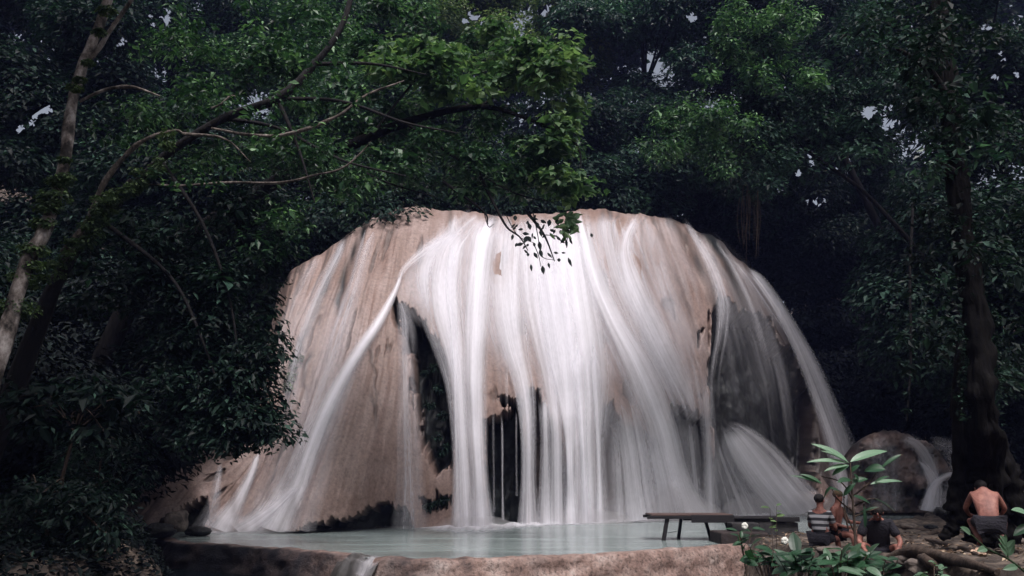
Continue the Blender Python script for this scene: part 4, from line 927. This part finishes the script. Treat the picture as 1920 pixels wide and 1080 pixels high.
# ferns and mossy tufts clinging to the fall's rock
for lab, spots in [
    ('small green fern tuft clinging to the left flank of the rock dome', [(552, 684, .3), (546, 706, .32), (562, 672, .2), (540, 726, .22)]),
    ('dark ferns lining the tall hollow left of the middle of the fall', [(812, 690, .3), (822, 730, .3), (806, 760, .28), (830, 780, .3), (818, 820, .3), (836, 840, .22), (796, 700, .2), (828, 850, .2)]),
    ('dark mossy clump at the foot of the dome, between two thin streams', [(815, 945, .3), (832, 940, .25), (800, 952, .22)])]:
    c0 = P(spots[0][0], spots[0][1], float(face_Y(spots[0][0], spots[0][1]))+.3)
    rt_f = empty('rock_fern', c0, lab, 'fern', 'ferns on the rock dome'); mb = MB()
    dk = 'dark' in lab
    for x, y, r in spots:
        clump_leaves(mb, P(x, y, float(face_Y(x, y))+(.9 if dk and y < 900 else -.02)), (r, r*.5, r*.8), 70, .14, .4, .8, tone=.1)
    mb.build('fronds', M['leaf_dark' if dk else 'leaf_olive'], rt_f)

# ================================================================== table, platform and blocks at the pool's edge
def lin(px, Y): return (px-960)/FPX*Y/ (cp-((540-1000)/FPX)*sp)      # x at depth Y near the bottom of the picture
YT = 24.5
tz = float(P(1290, 963, YT)[2]); xa, xb = float(P(1212, 965, YT)[0]), float(P(1366, 965, YT)[0])
tab = empty('picnic_table', (xa+1, YT, 0), 'low dark wooden table on four splayed legs, standing in the shallow pool', 'table')
mb = MB()
for k in range(5): box(mb, (xa+.06, YT-.5+k*.22, tz-.045+.004*(k % 2)), (xb, YT-.5+k*.22+.21, tz))
bevel(mb.build('tabletop', M['wood_top'], tab), .008)
mb = MB(); box(mb, (xa-.06, YT-.52, tz-.13), (xb-.01, YT-.46, tz-.048)); box(mb, (xa-.02, YT+.5, tz-.13), (xb-.01, YT+.56, tz-.048))
box(mb, (xa+1.2, YT-.545, tz-.235), (xb+.02, YT-.524, tz-.02)); box(mb, (xa+1.1, YT+.1, tz-.2), (xb, YT+.14, tz-.05))
bevel(mb.build('apron', M['wood'], tab), .008)
def leg(x0, x1, y, nm='leg', z1=None, t=.05):
    mb = MB(); z0 = -.35; zt = tz-.05; zb = z0
    xt, xbm = x0, x1+(x1-x0)*.3
    V = [(xbm-t, y-t, zb), (xbm+t, y-t, zb), (xbm+t, y+t, zb), (xbm-t, y+t, zb), (xt-t, y-t, zt), (xt+t, y-t, zt), (xt+t, y+t, zt), (xt-t, y+t, zt)]
    mb.add(V, [(0, 3, 2, 1), (4, 5, 6, 7), (0, 1, 5, 4), (1, 2, 6, 5), (2, 3, 7, 6), (3, 0, 4, 7)])
    bevel(mb.build(nm, M['wood'], tab), .008)
X = lambda px, y=YT: float(P(px, 990, y)[0])
leg(X(1248), X(1237), YT-.40, t=.055); leg(X(1279, YT+.4), X(1270, YT+.4), YT+.4, t=.045)
leg(X(1321, YT+.4), X(1333, YT+.4), YT+.4, t=.045); leg(X(1353), X(1367), YT-.40, t=.055)
mb = MB(); tube(mb, [(X(1242), YT-.4, .22), (X(1256), YT, .2), (X(1272, YT+.4), YT+.4, .22)], [.01]*3, 5); mb.build('rope', M['wood'], tab)
mb = MB(); tube(mb, [(X(1329, YT+.4), YT+.4, .2), (X(1345), YT, .19), (X(1360), YT-.4, .2)], [.01]*3, 5); mb.build('rope', M['wood'], tab)
pf = empty('low_platform', (xb+1, YT, 0), 'low dark slab platform with a blocky base, right end against the leafy plants', 'platform')
mb = MB(); z2 = float(P(1420, 970, YT)[2]); xc_ = float(P(1487, 970, YT)[0])
box(mb, (xb+.03, YT-.5, z2-.03), (xc_-.35, YT+.45, z2+.03)); box(mb, (xc_-.75, YT-.56, z2-.1), (xc_, YT-.515, z2+.035))
bevel(mb.build('slab', M['wood'], pf), .01)
mb = MB(); box(mb, (xb+.0, YT-.42, z2-.12), (xc_-.1, YT+.4, z2-.034)); box(mb, (xb+.75, YT-.45, -.4), (xc_-.02, YT+.4, z2-.125))
bevel(mb.build('base', M['concrete_dark'], pf), .015)
bl = MB(); x0_, x1_ = float(P(1369, 985, 23.6)[0]), float(P(1420, 985, 23.6)[0]); box(bl, (x0_, 23.4, float(P(1390, 996, 23.6)[2])), (x1_, 24.0, float(P(1390, 980, 23.6)[2])))
o = bevel(bl.build('concrete_block', M['concrete_dark']), .03); tag(o, 'upper dark concrete block under the platform, beside the table', 'block')
bl = MB(); x0_, x1_ = float(P(1350, 1010, 22.9)[0]), float(P(1440, 1010, 22.9)[0]); box(bl, (x0_, 22.8, -.4), (x1_, 24.1, float(P(1390, 999, 22.8)[2])))
o = bevel(bl.build('concrete_block', M['concrete_brown']), .04); tag(o, 'lower brown concrete block at the end of the bright weir', 'block')

# ================================================================== the bank: litter, roots, stones
def gz(x, y): return float(ground_z(np.array([x]), np.array([y]))[0])
def onbank(px, py):
    """point of the bank seen at this pixel"""
    for Y in np.linspace(6, 40, 500):
        p = P(px, py, Y)
        if p[2] <= gz(p[0], p[1]) and p[0] > bank_edge(Y): return p
    return P(px, py, 14)
n = 3800
lx = rng.uniform(4.5, 14, n); ly = rng.uniform(6, 24, n); k = lx > bank_edge(ly)+.1; lx, ly = lx[k], ly[k]; n = len(lx)
lz = ground_z(lx, ly)+.015; mb = MB()
d = rng.normal(size=(n, 3))*np.array([1, 1, .15]); nm = np.array([0, 0, 1])+rng.normal(size=(n, 3))*.35
nm /= np.linalg.norm(nm, axis=1, keepdims=True)
leaf_pts(mb, np.stack([lx, ly, lz], -1), d, nm, rng.uniform(.05, .16, n), rng.uniform(.03, .07, n), np.clip(rng.normal(.45, .28, n), 0, 1), False)
tag(mb.build('leaf_litter', M['litter']), 'fallen brown leaves strewn over the right bank', 'leaf litter', kind='stuff')
rts = [([(1620, 1078), (1700, 1040), (1780, 1052), (1870, 1078)], .07, 'long arched root along the bottom edge of the bank'),
       ([(1700, 1018), (1760, 1000), (1830, 1012), (1915, 1040)], .06, 'dark root running down from the buttressed trunk to the right edge'),
       ([(1655, 985), (1690, 990), (1735, 996), (1790, 1000)], .05, 'greyish root lying between the crouching person and the scrap'),
       ([(1705, 1030), (1730, 1050), (1760, 1070), (1780, 1090)], .06, 'short thick root dropping off the bottom edge right of the plants'),
       ([(1690, 1005), (1740, 1014), (1800, 1030), (1850, 1052)], .045, 'thin root between the tan scrap and the pale scrap')]
for pts, r, lab in rts:
    mb = MB(); q = [onbank(x, y)+np.array([0, 0, r*.4]) for x, y in pts]
    tube(mb, q, [r*.7, r, r*.9, r*.5], 9, .35, n=40); tag(mb.build('tree_root', M['bark_brown'], smooth=True), lab, 'root', 'roots on the bank')
stn = [(1705, 985, .22, 'stone', 'brown stone at the water\'s edge right of the crouching person'), (1748, 958, .16, 'stone', 'stone at the foot of the cascade, left of the heap of roots'),
       (1745, 985, .18, 'stone_dark', 'black stone under the heap by the white cloth'), (1790, 975, .24, 'stone_dark', 'black stone below the white cloth'),
       (1878, 985, .09, 'tan_scrap', 'small pinkish stone right of the shirtless man\'s legs'), (1906, 1010, .2, 'stone', 'dim stone at the right edge of the picture'),
       (1730, 1062, .17, 'stone', 'stone among roots at the bottom, left of the grass tuft'), (1560, 1035, .2, 'stone', 'pale stone among the leafy plants'),
       (1455, 1046, .22, 'stone', 'stone on the bank just right of the weir\'s end'), (1690, 1050, .13, 'stone', 'tan stone near the bottom edge, right of the plants')]
for i, (px, py, r, mt, lab) in enumerate(stn):
    mb = MB(); c = onbank(px, py+6); lump(mb, c+np.array([0, 0, r*.15]), (r*1.3, r, r*.6), seed=i+3, amp=.35)
    tag(mb.build('bank_stone', M[mt], smooth=True), lab, 'stone', 'stones on the bank')
for i, (c, r, mt, lab) in enumerate([
    (P(325, 978, 25), (.42, .4, .32), 'rock_lone', 'rounded tan boulder at the left foot of the fall'),
    (P(295, 995, 24.2), (.45, .4, .2), 'stone_dark', 'black wet boulder below the tan one at left'),
    (P(225, 985, 23), (.6, .5, .35), 'stone_dark', 'blackish boulder under the left bush'),
    (P(372, 996, 26), (.42, .3, .16), 'stone_dark', 'small black boulder beside the first thin stream at left')]):
    mb = MB(); lump(mb, c, r, seed=20+i, amp=.3)
    tag(mb.build('boulder', M['stone' if mt == 'rock_lone' else mt], smooth=True), lab, 'boulder', 'boulders at the left foot of the fall')
# white cloth with an olive one on it, tan scraps
def sheet(name, px, py, Y, w_, h_, mat, lab, cat, seed, tilt=.4, z=0):
    g = 14; u, v = np.meshgrid(np.linspace(-1, 1, g), np.linspace(-1, 1, g)); c = P(px, py, Y)
    e = 1+.2*vn(np.arctan2(v, u)*1.3+seed, seed, 0, seed)
    V = np.stack([c[0]+u*w_*.5*e, c[1]+v*h_*.4*e, c[2]+v*h_*.5*tilt*e+.06*fbm(u*2+seed, v*2, 0, seed, 3)], -1)
    o = build(name, V, grid_faces(g, g), M[mat], smooth=True); s_ = o.modifiers.new('thick', 'SOLIDIFY'); s_.thickness = .012; return tag(o, lab, cat)
hp = onbank(1790, 990)
YH = float(hp[1])
mb = MB()
for i in range(7):
    lump(mb, P(1765+i*13, 962+6*math.sin(i*2.1), YH+.2), (.2, .22, .17), seed=40+i, amp=.4)
tag(mb.build('root_heap', M['stone_dark'], smooth=True), 'black heap of mossy roots under the white cloth', 'root heap')
sheet('cloth', 1797, 940, YH-.1, .30, .40, 'cloth_white', 'crumpled white cloth hung over the black root heap', 'cloth', 3, .8)
sheet('cloth', 1801, 925, YH+.05, .30, .22, 'cloth_olive', 'olive yellow cloth lying on top of the white cloth', 'cloth', 5, .5)
for px, py, r, lab in [(1790, 1000, .11, 'tan crumpled scrap lying on the bank below the white cloth'), (1836, 1040, .08, 'pale curled scrap near the bottom edge, below the shirtless man')]:
    mb = MB(); c = onbank(px, py); lump(mb, c+np.array([0, 0, r*.5]), (r*1.1, r*.7, r*.6), seed=int(px), amp=.6, freq=2.4)
    tag(mb.build('scrap', M['tan_scrap']), lab, 'scrap', 'scraps on the bank')

# ================================================================== people
def person(name, lab, loc, yaw, J, rad, hair_mat, clothes, hair_shape=(1, 1, 1), face=True):
    """J: joints in local metres (x right, y forward, z up) grown into one skinned body"""
    look = J.pop('look')
    root = empty(name, loc, lab, 'person'); root.rotation_euler = (0, 0, yaw)
    chains = [('pelvis', 'belly', 'chest', 'neck', 'jaw', 'crown')]
    for s_ in 'LR':
        chains += [('chest', 'sh'+s_, 'el'+s_, 'wr'+s_, 'palm'+s_), ('pelvis', 'hip'+s_, 'kn'+s_, 'an'+s_, 'toe'+s_)]
    names = list(J); idx = {k: i for i, k in enumerate(names)}
    V = [Vector(J[k]) for k in names]; E = set()
    Rr = [rad.get(k, rad.get(k.rstrip('LR'), .05)) for k in names]
    for ch in chains:
        for a, b in zip(ch[:-1], ch[1:]): E.add((idx[a], idx[b]))
    for s_ in 'LR':                                       # fingers rooted in the palm, unequal, curled
        pm = V[idx['palm'+s_]]; wr = V[idx['wr'+s_]]; d = (pm-wr).normalized(); side = d.cross(Vector((0, 0, 1)))
        side = side.normalized() if side.length > .1 else Vector((1, 0, 0)); dn = d.cross(side).normalized()
        if dn.z > 0: dn = -dn
        for k, (o_, ln) in enumerate([(-.033, .06), (-.012, .075), (.010, .080), (.030, .070)]):
            a = pm+side*o_+d*.02; b = a+d*ln*.55+dn*.008; c = b+d*ln*.35+dn*ln*.35
            i0 = len(V); V += [a, b, c]; Rr += [.011, .0095, .007]; E |= {(idx['palm'+s_], i0), (i0, i0+1), (i0+1, i0+2)}
        a = wr.lerp(pm, .5)+side*(.04 if s_ == 'L' else -.04); b = a+d*.04+side*(.02 if s_ == 'L' else -.02)
        i0 = len(V); V += [a, b]; Rr += [.013, .009]; E |= {(idx['palm'+s_], i0), (i0, i0+1)}
    me = bpy.data.meshes.new('body'); me.from_pydata([tuple(v) for v in V], list(E), []); me.update()
    b = bpy.data.objects.new('body', me); C.objects.link(b); b.parent = root; me.materials.append(M['skin'])
    b.modifiers.new('skin', 'SKIN')
    for i, r in enumerate(Rr): 
        q = r if isinstance(r, tuple) else (r, r); me.skin_vertices[0].data[i].radius = q
    me.skin_vertices[0].data[idx['pelvis']].use_root = True
    sub = b.modifiers.new('sub', 'SUBSURF'); sub.levels = 2; sub.render_levels = 2
    # head features: nose, brow, ears, eyes on the skull
    jw, cr = Vector(J['jaw']), Vector(J['crown']); up = (cr-jw).normalized(); fwd = Vector(look).normalized(); fwd = (fwd-up*fwd.dot(up)).normalized(); rt_ = fwd.cross(up)
    hc = jw.lerp(cr, .55)
    def hbm(parts):
        bm = bmesh.new()
        for c, r, seg in parts:
            res = bmesh.ops.create_uvsphere(bm, u_segments=seg, v_segments=seg//2+2, radius=1)
            Mx = Matrix((rt_, fwd, up)).transposed()
            for v in res['verts']: v.co = c+Mx @ Vector((v.co.x*r[0], v.co.y*r[1], v.co.z*r[2]))
        return bm
    def hobj(nm, bm, mat):
        m = bpy.data.meshes.new(nm); bm.to_mesh(m); bm.free(); m.materials.append(M[mat])
        for p_ in m.polygons: p_.use_smooth = True
        o = bpy.data.objects.new(nm, m); C.objects.link(o); o.parent = root; return o
    if face:
        hobj('nose', hbm([(hc+fwd*.105-up*.005, (.014, .02, .026), 10)]), 'skin')
        for q in (-1, 1):
            hobj('ear', hbm([(hc+rt_*q*.083-up*.005, (.012, .02, .032), 10)]), 'skin')
            hobj('eye', hbm([(hc+fwd*.088+rt_*q*.034+up*.02, (.013, .01, .008), 8)]), 'hair')
        hobj('mouth', hbm([(hc+fwd*.094-up*.052, (.024, .01, .006), 8)]), 'cloth_dark')
    hobj('hair', hbm([(hc+up*.045-fwd*.022, (.092*hair_shape[0], .102*hair_shape[1], .088*hair_shape[2]), 20)]), hair_mat)
    for nm, mat, chs, gr in clothes:                     # clothing: the same joints, a little thicker
        ks = []; es = []
        for ch in chs:
            for a in ch:
                if a[0] not in ks: ks.append(a[0])
            es += [(ks.index(a[0]), ks.index(b_[0])) for a, b_ in zip(ch[:-1], ch[1:])]
        fr = {a[0]: a for ch in chs for a in ch}
        pts = []
        for k_ in ks:
            a = fr[k_]
            if len(a) == 3: pts.append(tuple(Vector(J[a[1]]).lerp(Vector(J[a[0]]), a[2])))
            else: pts.append(J[k_])
        m = bpy.data.meshes.new(nm); m.from_pydata(pts, sorted(set(es)), []); m.update(); m.materials.append(M[mat])
        o = bpy.data.objects.new(nm, m); C.objects.link(o); o.parent = root; o.modifiers.new('skin', 'SKIN')
        for i, k_ in enumerate(ks):
            r = rad.get(k_, rad.get(k_.rstrip('LR'), .05)); r = r if isinstance(r, tuple) else (r, r)
            m.skin_vertices[0].data[i].radius = (r[0]*1.05+gr, r[1]*1.05+gr)
        m.skin_vertices[0].data[0].use_root = True
        sub = o.modifiers.new('sub', 'SUBSURF'); sub.levels = 2; sub.render_levels = 2
    return root
RAD = {'pelvis': (.16, .12), 'belly': (.145, .105), 'chest': (.17, .115), 'neck': (.055, .055), 'jaw': (.068, .075), 'crown': (.07, .085), 'sh': .06, 'el': .042, 'wr': .028, 'palm': (.036, .022),
       'hip': .088, 'kn': .06, 'an': .038, 'toe': .032}
def sit(lean=.1, head=(0, .05, .0), armL=None, armR=None, knee=.42, kz=.06, look=(0, 1, 0), legs=None):
    J = {'pelvis': (0, 0, .10), 'belly': (0, lean*.4, .28), 'chest': (0, lean, .47), 'neck': (0, lean*1.25, .60), 'jaw': (head[0], lean*1.3+head[1], .69+head[2]), 'crown': (head[0]*1.5, lean*1.3+head[1]*1.2, .80+head[2]),
         'look': look}
    J['shL'], J['shR'] = (-.17, lean*1.1, .52), (.17, lean*1.1, .52)
    J['elL'], J['wrL'], J['palmL'] = armL or ((-.24, lean+.08, .27), (-.16, lean+.28, .22), (-.13, lean+.36, .22))
    J['elR'], J['wrR'], J['palmR'] = armR or ((.24, lean+.08, .27), (.16, lean+.28, .22), (.13, lean+.36, .22))
    J['hipL'], J['hipR'] = (-.10, .03, .08), (.10, .03, .08)
    J['knL'], J['knR'] = (-.16, knee, kz+.02), (.16, knee, kz)
    J['anL'], J['anR'] = (-.15, knee+.05, kz-.38), (.15, knee+.08, kz-.38)
    J['toeL'], J['toeR'] = (-.16, knee+.2, kz-.42), (.16, knee+.22, kz-.42)
    J.update(legs or {}); return J
SHIRT = lambda arms=True: [[('pelvis', 'belly', .8), ('belly',), ('chest',)]]+([[('chest',), ('shL',), ('elL', 'shL', .75)], [('chest',), ('shR',), ('elR', 'shR', .75)]] if arms else [])
SHORTS = [[('pelvis',), ('hipL',), ('knL', 'hipL', .7)], [('pelvis',), ('hipR',), ('knR', 'hipR', .7)]]
def seat_at(px, pytop, Y, h=.88):
    p = P(px, pytop, Y); return (float(p[0]), Y, float(p[2])-h)
person('person', 'dark haired person in a black and white striped shirt, sitting beside the sapling', seat_at(1532, 926, 15.6), R(-40),
       sit(.06, (0, .03, 0), look=(.2, 1, -.1)), RAD, 'hair', [('shirt', 'striped', SHIRT(), .014), ('shorts', 'cloth_dark', SHORTS, .012)])
person('person', 'shirtless brown haired person sitting right behind the one in the striped shirt', seat_at(1556, 918, 16), R(-135),
       sit(.10, (0, .03, 0), armR=((.24, .1, .27), (.2, .34, .2), (.18, .43, .2)), armL=((-.24, .2, .28), (-.22, .46, .26), (-.2, .55, .26)), look=(.1, 1, -.15)), RAD, 'hair_brown', [('shorts', 'cloth_dark', SHORTS, .012)], hair_shape=(.98, .98, .9))
c_ = P(1648, 1030, 13.2)
person('person', 'person in a black top crouching with head bowed, right of the leafy plants', (float(c_[0]), 13.2, float(c_[2])-.12), R(160),
       sit(.22, (0, .10, -.06), armL=((-.3, .3, .26), (-.2, .5, .1), (-.14, .56, .05)), armR=((.3, .3, .26), (.22, .5, .12), (.18, .58, .08)), look=(0, 1, -.7),
           legs={'knL': (-.26, .36, .2), 'knR': (.26, .36, .22), 'anL': (-.16, .28, -.12), 'anR': (.16, .3, -.12), 'toeL': (-.18, .44, -.16), 'toeR': (.18, .46, -.16)}), RAD, 'hair',
       [('top', 'cloth_dark', SHIRT(), .03), ('shorts', 'cloth_dark', SHORTS, .012)], hair_shape=(1.08, 1.1, 1.15))
c_ = P(1856, 980, 13)
person('person', 'shirtless person squatting with bare back turned, at the foot of the buttressed trunk', (float(c_[0]), 13, float(c_[2])-.1), R(-24),
       sit(.26, (0, .24, -.14), armL=((-.28, .42, .3), (-.22, .62, .2), (-.18, .7, .18)), armR=((.28, .42, .3), (.24, .62, .2), (.2, .7, .18)), look=(0, 1, -.9),
           legs={'knL': (-.24, .42, .12), 'knR': (.24, .42, .12), 'anL': (-.15, .12, -.2), 'anR': (.15, .12, -.2), 'toeL': (-.17, .3, -.25), 'toeR': (.17, .3, -.25)}), RAD, 'hair',
       [('shorts', 'cloth_dark', SHORTS, .02)], face=True)

# ================================================================== plants in front
def big_leaf(mb, a, b, W, Y0, Y1, rnd=.6, arch=.06, seg=9, fold=.25, ups=None):
    """a, b photo pixels of stalk end and tip, at depths Y0, Y1; W metres"""
    p0, p1 = P(a[0], a[1], Y0), P(b[0], b[1], Y1); d = p1-p0; L = np.linalg.norm(d)
    up = np.array(ups if ups is not None else [0, -.45, 1.]); s_ = np.cross(d, up); s_ /= np.linalg.norm(s_); n_ = np.cross(s_, d/L)
    if n_[2] < 0: n_ = -n_
    V = []
    for t in np.linspace(0, 1, seg):
        w_ = W*.5*(math.sin(math.pi*min(1, t**.8))**.75 if 0 < t < 1 else .02)
        c = p0+d*t+n_*L*arch*4*t*(1-t)
        V += [c-s_*w_+n_*fold*w_, c-s_*w_*.5+n_*fold*w_*.6, c, c+s_*w_*.5+n_*fold*w_*.6, c+s_*w_+n_*fold*w_]
    mb.add(V, grid_faces(seg, 5), np.clip(rnd+.12*np.tile([.3, 0, .8, 0, .3], seg), 0, 1))
sapY = 7.2
sb = onbank(1606, 1079); spl = empty('sapling', sb, 'leafy sapling with long pale green upper leaves, standing in front of the seated people', 'plant')
tb = MB()
tube(tb, [P(1606, 1090, sapY), P(1603, 1000, sapY), P(1598, 930, sapY), P(1594, 868, sapY)], [.013, .012, .009, .006], 7)
for pts in [[(1603, 1000), (1585, 960), (1582, 930)], [(1600, 960), (1570, 935), (1558, 912)], [(1598, 950), (1640, 935), (1680, 962)], [(1603, 968), (1630, 958), (1648, 952)], [(1600, 930), (1630, 905), (1650, 880), (1692, 852)],
            [(1620, 945), (1622, 975)], [(1590, 990), (1580, 950)], [(1600, 940), (1578, 905), (1540, 893)]]:
    tube(tb, [P(x, y, sapY+.05) for x, y in pts], np.linspace(.008, .004, len(pts)), 6)
tb.build('stem', M['bark_brown'], spl, True)
lf = MB()
for a, b, W, r in [((1594, 866), (1664, 846), .085, .95), ((1590, 866), (1520, 832), .08, .9), ((1588, 868), (1512, 867), .055, .95), ((1592, 868), (1538, 845), .05, .8), ((1590, 872), (1545, 884), .05, .95), ((1592, 872), (1560, 892), .06, .5),
                   ((1660, 880), (1620, 884), .13, .35), ((1690, 852), (1650, 880), .04, .45), ((1540, 906), (1500, 889), .05, .55), ((1542, 908), (1478, 892), .04, .4), ((1632, 908), (1692, 903), .05, .9), ((1640, 905), (1668, 893), .04, .6),
                   ((1560, 912), (1545, 935), .05, .4), ((1582, 930), (1556, 915), .06, .4), ((1582, 930), (1605, 905), .05, .35), ((1610, 905), (1600, 888), .06, .3), ((1680, 962), (1640, 935), .03, .05), ((1622, 990), (1620, 948), .03, .05), ((1648, 951), (1610, 962), .03, .1),
                   ((1596, 900), (1570, 905), .07, .3), ((1596, 905), (1628, 898), .07, .35), ((1600, 930), (1632, 945), .06, .2), ((1596, 885), (1612, 872), .05, .4)]:
    big_leaf(lf, a, b, W, sapY, sapY+random.uniform(-.12, .12), r, ups=[random.uniform(-.1, .1), -.75, 1.])
lf.build('leaves', M['leaf_plant'], spl)

def low_plant(px, py, Y, n, spread, lab, mat='leaf_plant', L=.16, rlo=.0, rhi=.6, hgt=.35, flower=None, group='leafy plants on the bank'):
    b = P(px, py, Y); b[2] = max(gz(b[0], b[1]) if b[0] > bank_edge(Y) else -.6, b[2]-hgt*1.2)
    root = empty('leafy_plant', b, lab, 'plant', group); st = MB(); lv_ = MB()
    for k in range(n):
        a = random.random()*6.283; q = spread*random.random()**.6
        tip = P(px+math.cos(a)*q, py-abs(math.sin(a))*q*.8+random.uniform(-5, 14), Y+random.uniform(-.25, .25))
        m_ = b*.5+tip*.5+np.array([0, 0, .06])
        tube(st, [b, m_, tip], [.006, .005, .003], 5, n=6)
        for j in range(3):
            t = tip if j == 0 else m_*(j*.25)+tip*(1-j*.25)
            d = np.array([random.gauss(0, 1), random.gauss(0, .6), random.gauss(.05, .35)]); d /= np.linalg.norm(d); l_ = L*random.uniform(.6, 1.3)
            x0, y0 = proj(t); x1, y1 = proj(t+d*l_)
            big_leaf(lv_, (float(x0), float(y0)), (float(x1), float(y1)), l_*random.uniform(.38, .55), t[1], t[1]+d[1]*l_, random.uniform(rlo, rhi), .05, 7, .2, ups=[random.uniform(-.4, .4), -.5, 1])
    st.build('stems', M['bark_brown'], root, True); lv_.build('leaves', M[mat], root)
    if flower:
        f = MB()
        for fx, fy in flower:
            c = P(fx, fy, Y-.15)
            for k in range(7):
                a = k*.9; lump(f, c+np.array([.018*math.cos(a), -.008, .018*math.sin(a)]), (.02, .014, .024), seed=k, amp=.2, nu=8, nv=6)
        f.build('flower', M['petal'], root, True)
low_plant(1395, 1006, 9.5, 5, 26, 'small plant with a white flower, in front of the concrete blocks', L=.12, flower=[(1396, 986)])
low_plant(1440, 1045, 8.6, 10, 56, 'low dark leafed plant with a white blossom, right of the weir\'s end', L=.17, rlo=.1, rhi=.5, flower=[(1471, 1014)])
low_plant(1500, 1062, 8.0, 12, 58, 'broad leafed dark plant below the striped shirt', L=.2, rlo=.0, rhi=.45)
low_plant(1570, 1055, 7.0, 17, 62, 'thick leafed clump around the sapling\'s foot', L=.17, rlo=.05, rhi=.75)
low_plant(1640, 1062, 7.3, 12, 52, 'sprawling plant with drooping leaves right of the sapling\'s foot', L=.15, rlo=.0, rhi=.6)
low_plant(1750, 1082, 7.0, 9, 36, 'small bright green tuft at the bottom edge among the roots', L=.07, rlo=.4, rhi=.9, hgt=.1)
low_plant(1445, 955, 12.5, 3, 14, 'tiny yellow green sprig rising above the platform', L=.16, rlo=.6, rhi=.9, hgt=1.1, mat='leaf_bright')
# pinnate sprig and the leaf poking in from the right edge
sg = empty('fern_sprig', onbank(1915, 1079), 'pale stemmed sprig with paired leaflets arching in from the bottom right corner', 'plant')
tb = MB(); Ys = 5.6
tube(tb, [P(1925, 1075, Ys), P(1890, 1048, Ys), P(1850, 1028, Ys), P(1820, 1002, Ys), P(1800, 994, Ys)], [.008, .007, .006, .005, .003], 6)
tube(tb, [P(1890, 1048, Ys), P(1888, 1028, Ys), P(1885, 1008, Ys)], [.006, .005, .003], 6); tb.build('stem', M['leaf_olive'], sg, True)
lf = MB()
for a, b in [((1889, 1042), (1872, 1020)), ((1889, 1042), (1902, 1022)), ((1888, 1030), (1872, 1010)), ((1888, 1030), (1903, 1012)), ((1886, 1020), (1885, 1002)), ((1887, 1022), (1874, 1004)), ((1820, 1002), (1800, 988)), ((1850, 1028), (1832, 1034)), ((1908, 1062), (1880, 1068))]:
    lf = MB(); big_leaf(lf, a, b, .045, Ys, Ys-.03, .75, ups=[0, -1, .5]); lf.build('leaflet', M['leaf_plant'], sg)
eg = empty('edge_plant', (float(P(1965, 1079, 5.8)[0]), 5.8, .8), 'plant at the right edge with one pale oval leaf poking into view', 'plant')
tb = MB(); tube(tb, [(float(P(1965, 1079, 5.8)[0]), 5.8, .7), P(1955, 1010, 5.8), P(1930, 972, 5.8)], [.01, .008, .005], 6); tb.build('stem', M['bark_brown'], eg, True)
lf = MB(); big_leaf(lf, (1932, 968), (1896, 956), .075, 5.8, 5.75, 1.0, ups=[0, -.8, 1]); big_leaf(lf, (1935, 985), (1900, 1005), .07, 5.8, 5.8, .2, ups=[0, -.8, 1]); lf.build('leaves', M['leaf_plant'], eg)


# ================================================================== blue haze added to lift the shadows to navy
hz = MB(); box(hz, (-280, -130, -3), (280, 320, 70))
m, n = newmat('shadow_lift_haze'); pv = N(n, 'ShaderNodeVolumePrincipled'); pv.inputs['Color'].default_value = (.32, .38, .9, 1); pv.inputs['Density'].default_value = .0004; pv.inputs['Anisotropy'].default_value = 0
oo = N(n, 'ShaderNodeOutputMaterial'); n.links.new(pv.outputs[0], oo.inputs['Volume'])
tag(hz.build('haze', m), 'thin blue haze added to lift the shadows between the trees', 'haze', kind='stuff')
